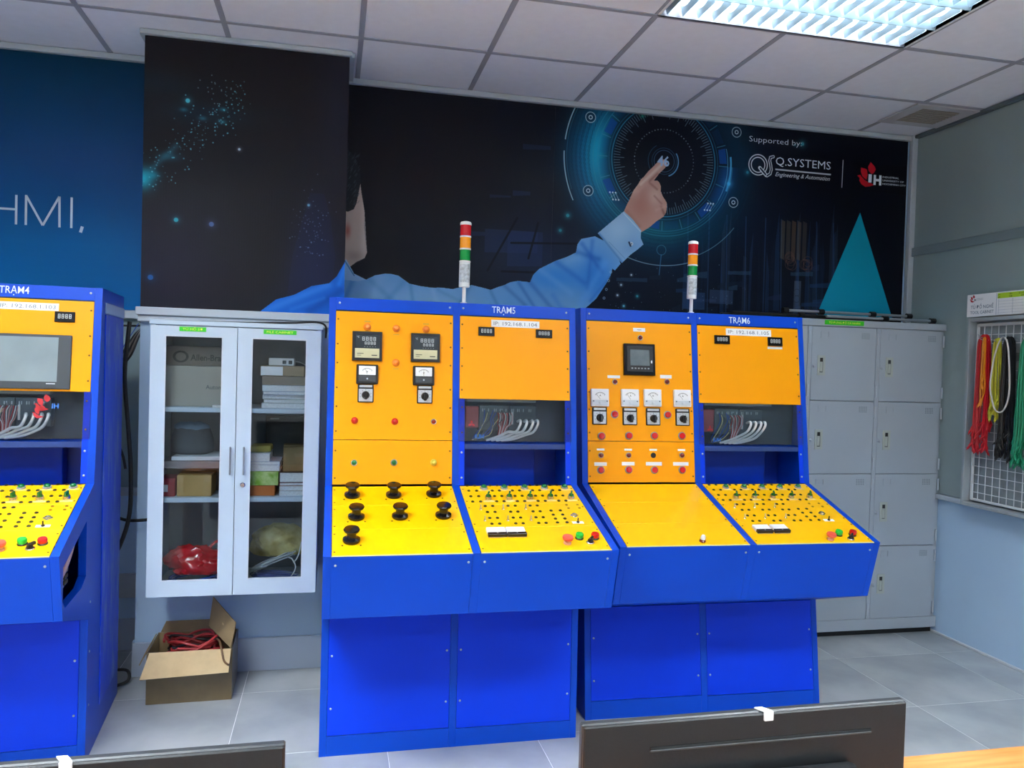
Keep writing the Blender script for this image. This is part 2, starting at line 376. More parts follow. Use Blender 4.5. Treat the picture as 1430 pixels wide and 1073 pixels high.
# ================================================================== printed wall panels
def hexa(h): return np.array([int(h.lstrip('#')[i:i+2], 16)/255 for i in (0, 2, 4)])
class Canvas:
    """paints a print into pixels, in metres of the wall it hangs on"""
    def __init__(s, x0, z0, x1, z1, ppm, base):
        s.x0, s.z0, s.ppm = x0, z0, ppm; s.w = int((x1-x0)*ppm); s.h = int((z1-z0)*ppm)
        X, Z = np.meshgrid((np.arange(s.w)+.5)/ppm+x0, (np.arange(s.h)+.5)/ppm+z0); s.X = X; s.Z = Z
        s.a = np.ones((s.h, s.w, 3))*hexa(base)
    def blend(s, al, c):
        c = hexa(c) if isinstance(c, str) else c
        s.a = s.a*(1-al[..., None])+c*al[..., None]
    def win(s, xa, xb, za, zb):
        i0 = max(int((xa-s.x0)*s.ppm)-2, 0); i1 = min(int((xb-s.x0)*s.ppm)+3, s.w)
        j0 = max(int((za-s.z0)*s.ppm)-2, 0); j1 = min(int((zb-s.z0)*s.ppm)+3, s.h)
        return slice(j0, max(j1, j0)), slice(i0, max(i1, i0))
    def part(s, W, al, c):
        c = hexa(c) if isinstance(c, str) else c
        s.a[W] = s.a[W]*(1-al[..., None])+c*al[..., None]
    def poly(s, P, c, al=1.0, clip=None):
        P = np.array(P); W = s.win(P[:, 0].min(), P[:, 0].max(), P[:, 1].min(), P[:, 1].max()); X, Z = s.X[W], s.Z[W]
        ins = np.zeros(X.shape, bool); n = len(P)
        for i in range(n):
            (xa, za), (xb, zb) = P[i], P[(i+1) % n]
            if za == zb: continue
            ins ^= ((za > Z) != (zb > Z)) & (X < (xb-xa)*(Z-za)/(zb-za)+xa)
        m_ = ins*al
        if clip is not None: m_ = m_*clip[W]
        s.part(W, m_, c); return W, ins
    def mask(s, P):
        k = np.zeros((s.h, s.w)); a = s.a; s.a = np.zeros((s.h, s.w, 3)); s.poly(P, np.ones(3)); k = s.a[..., 0].copy(); s.a = a; return k
    def ring(s, cx, cz, r, w, c, al=1.0, a0=None, a1=None):
        W = s.win(cx-r-w, cx+r+w, cz-r-w, cz+r+w); X, Z = s.X[W]-cx, s.Z[W]-cz; d = np.hypot(X, Z)
        m_ = np.clip((w/2-abs(d-r))*s.ppm+.5, 0, 1)*al
        if a0 is not None:
            an = (np.degrees(np.arctan2(Z, X))-a0) % 360; m_ = m_*(an < (a1-a0))
        s.part(W, m_, c)
    def disc(s, cx, cz, r, c, al=1.0):
        W = s.win(cx-r, cx+r, cz-r, cz+r); d = np.hypot(s.X[W]-cx, s.Z[W]-cz); s.part(W, np.clip((r-d)*s.ppm+.5, 0, 1)*al, c)
    def glow(s, cx, cz, rx, rz, c, al, clip=None):
        W = s.win(cx-3*rx, cx+3*rx, cz-3*rz, cz+3*rz)
        g = np.exp(-((s.X[W]-cx)/rx)**2-((s.Z[W]-cz)/rz)**2)*al
        if clip is not None: g = g*clip[W]
        s.part(W, g, c)
    def line(s, xa, za, xb, zb, w, c, al=1.0, clip=None, soft=0):
        W = s.win(min(xa, xb)-w-soft, max(xa, xb)+w+soft, min(za, zb)-w-soft, max(za, zb)+w+soft); X, Z = s.X[W], s.Z[W]
        dx, dz = xb-xa, zb-za; t = np.clip(((X-xa)*dx+(Z-za)*dz)/(dx*dx+dz*dz), 0, 1); d = np.hypot(X-xa-t*dx, Z-za-t*dz)
        m_ = np.clip((w/2-d)*s.ppm+.5, 0, 1) if not soft else np.exp(-(d/soft)**2)
        m_ = m_*al
        if clip is not None: m_ = m_*clip[W]
        s.part(W, m_, c)
    def material(s, name, rough=.35):
        im = bpy.data.images.new(name, s.w, s.h); px = np.ones((s.h, s.w, 4), np.float32); px[..., :3] = np.clip(s.a, 0, 1)
        im.pixels.foreach_set(px.ravel()); im.update(); im.pack()
        M = bpy.data.materials.new(name); M.use_nodes = True; N = M.node_tree.nodes; t = N.new('ShaderNodeTexImage'); t.image = im; t.extension = 'EXTEND'
        b = N['Principled BSDF']; M.node_tree.links.new(t.outputs[0], b.inputs['Base Color']); b.inputs['Roughness'].default_value = rough; b.inputs['Specular IOR Level'].default_value = .14
        return M
def print_panel(name, label, x0, x1, z0, z1, y, material, th=.006, sheets=1):
    t = thing(name, label, 'wall print', backF(x0, y, z0))
    w = (x1-x0)/sheets
    for k in range(sheets):
        me = MB().box(w*k+(.0004 if k else 0), w*(k+1), 0, z1-z0, 0, th).mesh('printed_sheet', material); uv = me.uv_layers.new(name='uv')
        for l in me.loops:
            v = me.vertices[l.vertex_index].co; uv.data[l.index].uv = (v.x/(x1-x0), v.y/(z1-z0))
        ob('printed_sheet', me, t)
    return t
rs = np.random.RandomState(4)
# --- left blue print
ZB = 1.724; ZT = 2.958
c = Canvas(-4.1, ZB, CX0, ZT, 120, '#00549A')
g = (c.Z-ZB)/(ZT-ZB)
st = [(0, '#0A6FB4'), (.25, '#0768A8'), (.42, '#0B5590'), (.6, '#12487C'), (.8, '#073E68'), (1, '#04324F')]
for k in range(3): c.a[..., k] = np.interp(g, [q[0] for q in st], [hexa(q[1])[k] for q in st])
c.glow(-1.25, 2.45, .35, .12, '#1A4A86', .5)
pl = print_panel('wall_print', 'plain blue gradient wall print with thin white letters HMI at far left', -4.1, CX0-.002, ZB, ZT, YD, c.material('blue print'), sheets=2)
# thin strokes HMI,
b = MB(); o = (-4.1, ZB)
def stroke(x0, z0, x1, z1, w=.0105):
    p = Vector((x0-o[0], z0-o[1])); q = Vector((x1-o[0], z1-o[1])); d = (q-p).normalized(); n = Vector((-d.y, d.x))*w/2
    b.prism([p-n, q-n, q+n, p+n], .0062, .0070)
stroke(-1.634, 2.119, -1.634, 2.262); stroke(-1.522, 2.119, -1.522, 2.262); stroke(-1.634, 2.192, -1.522, 2.192)
stroke(-1.479, 2.119, -1.479, 2.265); stroke(-1.479, 2.262, -1.404, 2.122); stroke(-1.404, 2.122, -1.331, 2.268); stroke(-1.331, 2.268, -1.329, 2.117)
stroke(-1.276, 2.117, -1.276, 2.268); stroke(-1.226, 2.128, -1.234, 2.098, .014)
ob('lettering', b.mesh('lettering', LETTER), pl)
# --- dark column print
c = Canvas(CX0, 1.722, CX1, H-.024, 500, '#1C1A20')
c.glow(-.45, 2.85, .5, .3, '#1D1A1E', .8); c.glow(.0, 2.7, .10, .5, '#20202E', .8); c.glow(-.1, 1.9, .12, .30, '#20264A', .7); c.glow(-.75, 1.9, .25, .3, '#232036', .6)
c.poly([(-.125, 2.30), (-.06, 2.30), (-.03, 2.2), (.0, 2.0), (-.03, 1.72), (-.23, 1.72), (-.2, 2.0), (-.15, 2.2)], '#1E2447', .45)
for x in np.arange(CX0, CX1, .012): c.line(x, 1.7, x, 2.3, .003, '#2A2833', .14)
c.glow(-.87, 2.31, .045, .05, '#1AB4CE', .95); c.glow(-.83, 2.33, .03, .02, '#1AA6C0', .6); c.glow(-.76, 2.42, .045, .02, '#2A7A90', .5); c.line(-.83, 2.36, -.73, 2.47, .01, '#2C7C90', .4, soft=.015)
for q in [(-.527, 2.657), (-.617, 2.608), (-.53, 2.60), (-.70, 2.64)]: c.glow(*q, .018, .010, '#2E8FA0', .7)
c.glow(-.8, 2.75, .2, .06, '#16384A', .25); c.glow(-.6, 2.63, .2, .05, '#17405A', .3)
for k in range(190):
    t_ = rs.rand(); x = -.87+.42*t_+rs.randn()*.035; z = 2.30+.42*t_+rs.randn()*.055
    c.disc(x, z, .0016+.0022*rs.rand(), '#5FC3D4', .3+.6*rs.rand())
for k in range(26): c.disc(-.56+rs.randn()*.05, 2.74+rs.randn()*.05, .0028, '#7BA7B0', .7)
for k in range(80):
    x = -.12+rs.randn()*.05; c.disc(x, 2.14+rs.randn()*.08, .0018+.0015*rs.rand(), '#6F8FB0', .3+.5*rs.rand())
for (x, z, r, q) in [(-.683, 2.683, .010, '#4FC4D4'), (-.724, 2.131, .010, '#39B6C8'), (-.569, 2.121, .011, '#5470A8'), (-.131, 2.241, .006, '#6FB0D0'), (-.452, 2.479, .006, '#B7D0E0'), (-.83, 1.86, .012, '#1E5A9A')]:
    c.disc(x, z, r, q, .9); c.glow(x, z, r*2, r*2, q, .35)
sh = [(-.337, 1.729), (-.271, 1.784), (-.19, 1.809), (-.109, 1.855), (-.027, 1.873), (.006, 1.905), (.048, 1.985), (.048, 1.70), (-.36, 1.70)]
mk = c.mask(sh); c.poly(sh, '#1464CE')
c.line(-.33, 1.725, -.03, 1.865, .01, '#3D8BE8', .6, mk, .018); c.line(-.12, 1.73, .03, 1.84, .01, '#0C49A8', .6, mk, .02); c.line(.02, 1.87, .05, 1.97, .01, '#2E86EA', .6, mk, .012); c.line(-.2, 1.74, -.05, 1.80, .01, '#2F7CDC', .5, mk, .01)
print_panel('wall_print', 'near-black printed panel with small cyan particles on the protruding column', CX0, CX1, 1.722, H-.024, YC, c.material('dark column print', .4))
# --- main print
c = Canvas(CX1, 1.724, XR-.05, ZT, 480, '#0A0C14')
# dim machinery in the background
c.glow(.55, 2.5, .7, .6, '#111016', .9); c.glow(2.0, 2.4, .8, .7, '#071226', .8); c.glow(3.0, 2.7, .5, .4, '#02030C', .8); c.glow(1.1, 2.1, .35, .2, '#15203C', .8)
for k in range(34):
    x = 1.95+1.4*rs.rand(); z0 = 1.75+.2*rs.rand(); c.poly([(x, z0), (x+.012+.03*rs.rand(), z0), (x+.02, z0+.15+.5*rs.rand()), (x, z0+.4)], ['#142A4E', '#0E1C33', '#1D2A3E', '#0C1424'][k % 4], .5)
for k in range(26):
    x = 1.5+1.5*rs.rand(); z = 1.8+.35*rs.rand(); w = .05+.14*rs.rand(); c.poly([(x, z), (x+w, z+.004), (x+w, z+.02+.03*rs.rand()), (x, z+.02)], ['#17335C', '#22405A', '#101A2C', '#1A2440'][k % 4], .55)
for k in range(9): c.line(2.02+.12*k, 1.75, 2.0+.12*k+.01*rs.randn(), 2.42, .008, '#1B3358', .6)
for k in range(5):
    x = 2.60+.036*k; c.poly([(x, 2.19), (x+.026, 2.18), (x+.026, 2.41), (x, 2.42)], ['#4A4438', '#3C3A33', '#57412F', '#4A4036', '#3A342E'][k], .55)
for k in range(10): c.ring(2.66+.14*rs.rand(), 2.14+.06*rs.rand(), .03, .006, '#5A3A30', .35)
c.poly([(2.70, 1.84), (2.745, 1.84), (2.745, 2.06), (2.70, 2.06)], '#56657A', .45); c.ring(2.72, 1.99, .02, .004, '#1C2838', .6); c.ring(2.72, 1.95, .02, .004, '#1C2838', .6)
c.poly([(2.15, 1.90), (2.30, 1.90), (2.30, 1.98), (2.15, 1.98)], '#3E5A86', .35); c.poly([(1.98, 1.86), (2.12, 1.86), (2.12, 1.96), (1.98, 1.96)], '#26487A', .5)
for (x0, z0, w, h_) in [(.66, 2.20, .14, .03), (.82, 2.42, .12, .018), (.95, 2.44, .1, .03), (.80, 2.12, .3, .13), (1.0, 2.70, .16, .03), (.93, 2.05, .2, .2)]:
    c.poly([(x0, z0), (x0+w, z0+.01), (x0+w, z0+h_), (x0, z0+h_)], '#1A2A52', .45)
for (xa, za, xb, zb) in [(.82, 2.02, .98, 2.32), (1.05, 2.1, 1.1, 2.3), (.9, 2.02, 1.4, 2.03), (.95, 2.18, 1.35, 2.2)]: c.line(xa, za, xb, zb, .012, '#080B16', .9)
# HUD dial
hx, hz = 1.838, 2.704
d = np.hypot(c.X-hx, c.Z-hz); an = np.degrees(np.arctan2(c.Z-hz, c.X-hx)) % 360
c.blend(np.exp(-((d-.47)/.12)**2)*(.25+.75*np.exp(-((an-188)/48)**2))*.75, '#0B6FA6')
c.blend(np.exp(-((d-.41)/.06)**2)*np.exp(-((an-178)/30)**2)*.9, '#12A4D0')
c.blend(np.exp(-((d-.40)/.08)**2)*np.exp(-((an-262)/42)**2)*.55, '#0C6C7C')
c.blend(np.exp(-((d-.40)/.05)**2)*np.exp(-((an-345)/28)**2)*.6, '#0E4F9C')
c.blend((d < .30)*.55, '#07080F')
dots = ((np.floor(d/.0125) % 2) == 0) & ((np.floor(an*d*1.4) % 2) == 0) & (d > .44) & (d < .56) & (((an > 140) & (an < 300)) | (an > 300) & (an < 350))
c.blend(dots*.55, '#06223C')
for r, w, q, al, a0, a1 in [(.318, .005, '#2C90B8', .8, 0, 360), (.335, .003, '#2878A8', .6, 0, 360), (.402, .004, '#2C8CB4', .55, 100, 330), (.43, .0035, '#2E93B0', .6, 90, 360), (.415, .003, '#2088A0', .5, 200, 340),
        (.46, .003, '#1E7CA0', .35, 120, 260), (.60, .006, '#A9DCE8', .85, 152, 173), (.60, .006, '#9FD0E0', .85, 179, 206), (.585, .003, '#2F7FA0', .5, 150, 200), (.60, .005, '#8FC0D4', .7, 250, 292), (.575, .004, '#6FB4C8', .55, 292, 322), (.42, .012, '#3FB0F0', .75, 340, 368), (.40, .004, '#5AB4E8', .7, 330, 375),
        (.088, .007, '#5AA0D8', .85, 290, 395), (.062, .003, '#4A7AA8', .7, 0, 360), (.075, .003, '#35668F', .6, 0, 360), (.098, .004, '#2E6A90', .5, 120, 240)]:
    c.ring(hx, hz, r, w, q, al, a0, a1) if a1-a0 < 359 else c.ring(hx, hz, r, w, q, al)
for k in range(120):
    a = math.radians(k*3); L_ = .035 if k % 4 else .06
    if k % 3 == 2 and 20 < k < 36: continue
    c.line(hx+.305*math.cos(a), hz+.305*math.sin(a), hx+(.305-L_)*math.cos(a), hz+(.305-L_)*math.sin(a), .0032, '#8DB6CC', .6)
for k in range(60):
    a = math.radians(k*6+2); c.disc(hx+.182*math.cos(a), hz+.182*math.sin(a), .0036, '#A9C4D4', .25+.5*rs.rand())
for k in range(20):
    a = math.radians(90+k*18); c.line(hx+.345*math.cos(a), hz+.345*math.sin(a), hx+.398*math.cos(a), hz+.398*math.sin(a), .004, '#3A90B0', .7)
    c.poly([(hx+r_*math.cos(a+q), hz+r_*math.sin(a+q)) for r_, q in ((.348, .04), (.348, .27), (.394, .27), (.394, .04))], '#0B3F9A', .15+.55*(k % 3 == 0))
for (x, z) in [(1.387, 2.913), (1.386, 2.501), (2.287, 2.911), (2.282, 2.499)]:
    c.disc(x, z, .031, '#0A2036', .6); c.ring(x, z, .029, .004, '#B8D8E4', .9); c.ring(x, z, .010, .005, '#C8E4EE', .95)
c.ring(1.839, 2.193, .028, .003, '#3A8AA8', .7); c.line(1.839, 2.165, 1.83, 2.05, .006, '#2E6E9A', .7)
for (x, z, sx) in [(1.535, 2.48, -1), (2.10, 2.46, 1)]:
    for k in range(3): c.line(x+.017*k, z-.018, x+.017*k+.02*sx, z+.022, .003, '#B9DCEA', .8); c.disc(x+.017*k, z-.018, .005, '#DDF0F8', .9); c.disc(x+.017*k+.02*sx, z+.022, .005, '#DDF0F8', .9)
for (x, z, r, q) in [(1.27, 2.353, .016, '#1E8A94'), (1.229, 2.267, .014, '#1E7E88'), (1.697, 2.948, .012, '#1C7C6C'), (2.366, 2.682, .014, '#1B7F96'), (2.72, 2.88, .018, '#2C8294'), (2.67, 2.87, .010, '#1E6478'), (2.248, 2.606, .018, '#3CB4EE'), (1.52, 2.02, .008, '#8FD0EA'), (1.60, 1.98, .007, '#BFE4F4'), (1.58, 1.92, .007, '#CDEBF6'), (1.66, 2.04, .006, '#CDEBF6'), (1.62, 1.86, .009, '#4FB6D0'), (1.7, 1.92, .01, '#2AA0A8')]:
    c.disc(x, z, r*.6, q, .9); c.glow(x, z, r*1.4, r*1.4, q, .5)
for k in range(60): c.disc(1.5+.9*rs.rand(), 1.8+.35*rs.rand(), .0025, '#7FB0CC', .5*rs.rand())
# turquoise triangle
tri = [(3.13, 2.498), (2.80, 1.724), (3.44, 1.724)]; mk = c.mask(tri); g = np.clip((c.Z-1.85)/(2.5-1.85), 0, 1)[..., None]
c.a = c.a*(1-mk[..., None])+(hexa('#0E96BC')*(1-g)+hexa('#067C96')*g)*mk[..., None]
# man seen from behind, arm stretched out
c.poly([(CX1, 2.457), (.119, 2.465), (.128, 2.394), (.147, 2.295), (.146, 2.216), (.156, 2.14), (.165, 2.081), (.153, 2.051), (.111, 2.028), (.066, 1.99), (CX1, 1.99)], '#B9A294')
mk = c.mask([(CX1, 2.457), (.119, 2.465), (.147, 2.295), (.165, 2.081), (.153, 2.051), (.066, 1.99), (CX1, 1.99)])
c.glow(.15, 2.2, .02, .3, '#DCCEC4', .7, mk); c.glow(.10, 2.06, .05, .03, '#8A7468', .6, mk); c.glow(.06, 2.19, .016, .035, '#9C4A3E', .85, mk)
c.poly([(CX1, 2.613), (.055, 2.617), (.091, 2.577), (.112, 2.53), (.120, 2.494), (.121, 2.44), (.114, 2.40), (.104, 2.34), (.09, 2.306), (.06, 2.29), (CX1, 2.293)], '#15191F')
for k in range(60): x = .05+.06*rs.rand(); z = 2.32+.27*rs.rand(); c.line(x, z, x+.008, z+.014, .0025, '#33444F', .6)
SHIRT = [(CX1-.02, 1.96), (.056, 1.981), (.084, 1.969), (.12, 1.952), (.163, 1.937), (.21, 1.962), (.262, 1.974), (.30, 1.973), (.334, 1.967), (.394, 1.927), (.45, 1.917), (.511, 1.911), (.57, 1.914), (.63, 1.909), (.68, 1.924), (.734, 1.936), (.79, 1.926), (.841, 1.915), (.88, 1.932), (.917, 1.945), (.95, 1.963), (.993, 1.972), (1.063, 1.968), (1.08, 2.01), (1.115, 2.046), (1.16, 2.07), (1.208, 2.096), (1.27, 2.12), (1.325, 2.149), (1.332, 2.195), (1.354, 2.227), (1.434, 2.247), (1.55, 2.2), (1.593, 2.1), (1.56, 2.06), (1.545, 2.069), (1.535, 2.03), (1.515, 1.991), (1.454, 1.895), (1.376, 1.823), (1.30, 1.72), (CX1-.02, 1.70)]
mk = c.mask(SHIRT); c.poly(SHIRT, '#69A6E2')
c.glow(.3, 1.86, .30, .07, '#7FB6EA', .8, mk); c.glow(1.2, 2.0, .22, .09, '#2E86E8', .9, mk); c.glow(1.45, 2.02, .10, .14, '#1E74E0', .8, mk); c.glow(.62, 1.80, .2, .06, '#88BCE8', .7, mk); c.glow(1.0, 1.85, .18, .08, '#5AA2EA', .7, mk)
for (xa, za, xb, zb, s_, q, al) in [(.10, 1.95, .06, 1.84, .012, '#1C62C0', .8), (.18, 1.94, .34, 1.80, .012, '#3A78C0', .6), (.36, 1.93, .25, 1.80, .012, '#3D7CC8', .6), (.40, 1.92, .42, 1.80, .008, '#2F6CB8', .6), (.55, 1.90, .68, 1.84, .008, '#4078B8', .5),
        (.72, 1.93, .66, 1.80, .010, '#2E62A8', .7), (.84, 1.91, .90, 1.80, .008, '#2F68B4', .7), (.92, 1.94, 1.05, 1.83, .009, '#2456B0', .7), (1.0, 1.96, 1.10, 1.82, .008, '#1E54B8', .8), (1.06, 1.97, 1.22, 1.80, .010, '#1A50B8', .7), (1.12, 2.04, 1.3, 1.92, .014, '#6FB4F6', .7), (1.21, 2.09, 1.38, 1.98, .012, '#1B5FD0', .8), (1.33, 2.15, 1.46, 2.12, .012, '#0F4CB8', .8), (1.36, 2.20, 1.48, 2.05, .010, '#1450C0', .8), (1.42, 2.22, 1.40, 1.95, .010, '#1658C8', .7), (1.5, 2.1, 1.36, 1.86, .016, '#5AA8F8', .7), (1.53, 2.02, 1.42, 1.88, .008, '#0F50C0', .6), (1.28, 2.1, 1.34, 2.12, .02, '#7CBEF6', .6), (.52, 1.9, .56, 1.78, .01, '#9CC8EE', .5), (.24, 1.95, .2, 1.85, .02, '#92C2EC', .5), (1.2, 1.9, 1.3, 1.76, .012, '#2C74DC', .7)]:
    c.line(xa, za, xb, zb, .01, q, al*.55, mk, s_*1.35)
c.poly([(CX1, 2.02), (.056, 2.04), (.10, 1.965), (.163, 1.937), (.12, 1.925), (CX1, 1.93)], '#8FBEE8'); c.line(.05, 2.03, .10, 1.955, .006, '#2A5E9C', .8)
HAND = [(1.60, 2.393), (1.62, 2.44), (1.639, 2.48), (1.655, 2.52), (1.682, 2.558), (1.70, 2.59), (1.715, 2.603), (1.74, 2.635), (1.77, 2.666), (1.803, 2.701), (1.828, 2.714), (1.848, 2.712), (1.855, 2.698), (1.855, 2.678), (1.835, 2.655), (1.811, 2.632), (1.795, 2.61), (1.779, 2.588), (1.80, 2.59), (1.813, 2.580), (1.824, 2.558), (1.823, 2.53), (1.838, 2.50), (1.851, 2.484), (1.863, 2.466), (1.864, 2.44), (1.86, 2.41), (1.845, 2.385), (1.804, 2.357), (1.759, 2.317), (1.708, 2.285)]
mk = c.mask(HAND); c.poly(HAND, '#B98A7C')
c.glow(1.70, 2.44, .07, .09, '#A86A5C', .7, mk); c.glow(1.79, 2.50, .04, .05, '#D8B8A8', .6, mk); c.glow(1.66, 2.56, .03, .06, '#D9B6A6', .7, mk)
for (xa, za, xb, zb, s_, q, al) in [(1.70, 2.56, 1.84, 2.70, .010, '#DCC0B2', .8), (1.755, 2.585, 1.80, 2.63, .006, '#8A5A50', .7), (1.75, 2.575, 1.80, 2.54, .007, '#8E5E54', .7), (1.785, 2.50, 1.83, 2.46, .006, '#8E5E54', .6), (1.83, 2.44, 1.85, 2.40, .008, '#7C4C42', .7), (1.68, 2.52, 1.74, 2.57, .012, '#C89484', .6), (1.80, 2.42, 1.86, 2.45, .01, '#C99A8C', .6), (1.62, 2.40, 1.70, 2.32, .012, '#9A6558', .5), (1.842, 2.702, 1.852, 2.69, .006, '#EAD8D0', .9)]:
    c.line(xa, za, xb, zb, .01, q, al, mk, s_)
CUFF = [(1.602, 2.40), (1.655, 2.36), (1.712, 2.298), (1.71, 2.255), (1.728, 2.218), (1.69, 2.185), (1.651, 2.155), (1.601, 2.104), (1.54, 2.165), (1.479, 2.235), (1.45, 2.265)]
mk = c.mask(CUFF); c.poly(CUFF, '#86B8E4'); c.glow(1.57, 2.30, .08, .08, '#A3CCEE', .7, mk); c.glow(1.66, 2.2, .06, .05, '#6FA4D8', .7, mk)
c.line(1.46, 2.26, 1.60, 2.11, .01, '#2E6CC0', .6, mk, .008); c.line(1.52, 2.22, 1.62, 2.13, .004, '#5E90C4', .7, mk); c.line(1.60, 2.39, 1.71, 2.29, .006, '#C4E0F4', .8, mk); c.disc(1.655, 2.218, .010, '#D8E6F0'); c.disc(1.655, 2.218, .005, '#6F8498'); c.line(1.640, 2.225, 1.65, 2.205, .01, '#15203A', .9)
for k in range(4): c.ring(1.50+.012*k, 1.90+.05*k, .006, .003, '#A6D0F4', .8)
# logos drawn as print
c.ring(2.433, 2.732, .060, .006, '#D8E2EA'); c.ring(2.433, 2.732, .044, .006, '#D8E2EA'); c.line(2.445, 2.715, 2.488, 2.675, .022, '#D8E2EA'); c.line(2.449, 2.713, 2.486, 2.677, .010, '#0A1226')
SS = [(2.531, 2.788), (2.512, 2.782), (2.508, 2.762), (2.516, 2.735), (2.520, 2.71), (2.514, 2.686), (2.494, 2.672)]
for w, q in ((.018, '#D8E2EA'), (.008, '#0A1226')):
    for p_, n_ in zip(SS, SS[1:]): c.line(*p_, *n_, w, q)
c.line(2.549, 2.716, 2.917, 2.714, .007, '#AEB8C2'); c.line(2.549, 2.712, 2.917, 2.710, .003, '#E2EAF0'); c.line(2.999, 2.806, 2.997, 2.642, .005, '#C4CCD6')
c.poly([(3.07, 2.635), (3.45, 2.63), (3.45, 2.80), (3.07, 2.805)], '#03030A', .6)
for P_ in ([(3.178, 2.755), (3.172, 2.78), (3.189, 2.812), (3.22, 2.785), (3.228, 2.768), (3.215, 2.745), (3.200, 2.738)], [(3.172, 2.735), (3.165, 2.765), (3.145, 2.77), (3.122, 2.772), (3.124, 2.745), (3.135, 2.72), (3.165, 2.70)], [(3.098, 2.722), (3.12, 2.728), (3.150, 2.70), (3.172, 2.690), (3.178, 2.684), (3.195, 2.684), (3.222, 2.674), (3.19, 2.662), (3.158, 2.657), (3.13, 2.672), (3.115, 2.692), (3.118, 2.708)]): c.poly(P_, '#B3101C')
c.a = np.clip(c.a, 0, 1)**.84
main = print_panel('wall_print', 'dark wall mural of a man in a blue shirt touching a glowing dial, with logos', CX1, XR-.05, 1.724, ZT, YD, c.material('mural print', .3), sheets=3)
def mt(s, x, z, h, w=None, bold=0, m_=LETTER, al='L', shear=0): ob('lettering', text_mesh(s, h, m_, w, bold, .0066, al, shear), main, T((x-CX1, z-1.724, 0)))
mt('Supported by:', 2.371, 2.866, .033, .345, -.012)
mt('Q.SYSTEMS', 2.549, 2.742, .048, .368, -.004)
mt('Engineering & Automation', 2.549, 2.675, .025, .366, -.004, shear=.35)
mt('INDUSTRIAL', 3.279, 2.722, .011, .115); mt('UNIVERSITY OF', 3.279, 2.701, .011, .150); mt('HOCHIMINH CITY', 3.279, 2.680, .011, .165)
mt('I', 3.180, 2.689, .046, .022, .04); mt('H', 3.216, 2.678, .055, .055, .05); mt('46', 1.797, 2.677, .056, .074, .02, mat('pale blue lettering', '#9FC0E0', .5))
# ================================================================== devices (local frame: +z points out of the panel)
def screw_mesh():
    b = MB(); b.lathe([(.0045, 0), (.0045, .0012), (.0030, .0026), (.0008, .003)], 10); return b.mesh('screw', STEEL)
def dscrew_mesh():
    b = MB(); b.lathe([(.0038, 0), (.0036, .0012), (.0016, .0018)], 8); return b.mesh('screw', DSCREW)
def screw(S, par, u, v, n=.001, dark=False):
    return ob('screw', cached('dscrew' if dark else 'screw', dscrew_mesh if dark else screw_mesh), par, S @ T((u, v, n)))
def lamp(S, par, u, v, col, label, bez=None, r=.0125, n=.002):
    key = 'bez%.4f' % r + (bez or STEEL).name
    o = ob('pilot_lamp', cached(key, lambda: MB().lathe([(r*1.18, 0), (r*1.18, .003), (r*1.05, .006), (r*.86, .006), (r*.86, .002)], 18).mesh('pilot_lamp', bez or CHROME)), par, S @ T((u, v, n)), label)
    ob('lens', cached('lens%.4f' % r+col.name, lambda: MB().lathe([(r*.86, .002), (r*.88, .009), (r*.72, .013), (r*.4, .0155), (0, .016)], 18).mesh('lens', col)), o)
    return o
def button(S, par, u, v, col, label, r=.0125, hgt=.013, bez=None, n=.002):
    o = ob('push_button', cached('bb%.4f' % r+(bez or BLACK).name, lambda: MB().lathe([(r*1.15, 0), (r*1.15, .004), (r*1.0, .0055), (r*.9, .0055), (r*.9, .002)], 18).mesh('push_button', bez or MGREY)), par, S @ T((u, v, n)), label)
    ob('button_cap', cached('bc%.4f%.4f' % (r, hgt)+col.name, lambda: MB().lathe([(r*.88, .002), (r*.9, hgt*.8), (r*.78, hgt), (0, hgt*.93)], 18).mesh('button_cap', col)), o)
    return o
def sel_switch(S, par, u, v, w, h, ang=0):
    o = ob('selector_switch', cached('sw%.3f%.3f' % (w, h), lambda: MB().slab(w, h, .006, .004, .0015).mesh('selector_switch', BLACK)), par, S @ T((u, v, .001)))
    hp = h*.70
    ob('scale_plate', cached('swp%.3f%.3f' % (w, h), lambda: MB().slab(w*.86, hp, .0012, .002, .0004, cy=-h*.5+hp/2+h*.05, z0=.006).mesh('scale_plate', SILV)), o)
    ob('name_plate', cached('swn%.3f%.3f' % (w, h), lambda: MB().slab(w*.8, h*.13, .0012, .001, .0004, cy=h*.40, z0=.006).mesh('name_plate', SILV)), o)
    def kn():
        b = MB(); b.lathe([(w*.25, 0), (w*.25, .006), (w*.21, .010), (w*.20, .014)], 18); b.cbox(-w*.085, w*.085, -w*.30, w*.20, .010, .026, .002); return b.mesh('knob', BLACK)
    k = ob('knob', cached('swk%.3f' % w, kn), o, T((0, -h*.5+hp/2+h*.05, .007)) @ RZ(ang))
    def tk():
        b = MB()
        for i in range(7):
            a = PI*(-.1+1.2*i/6); b.box(-.0008, .0008, w*.31, w*.37, 0, .0004, RZ(a-PI/2))
        return b.mesh('scale_marks', INK)
    ob('scale_marks', cached('swt%.3f' % w, tk), o, T((0, -h*.5+hp/2+h*.05, .0073)))
    return o
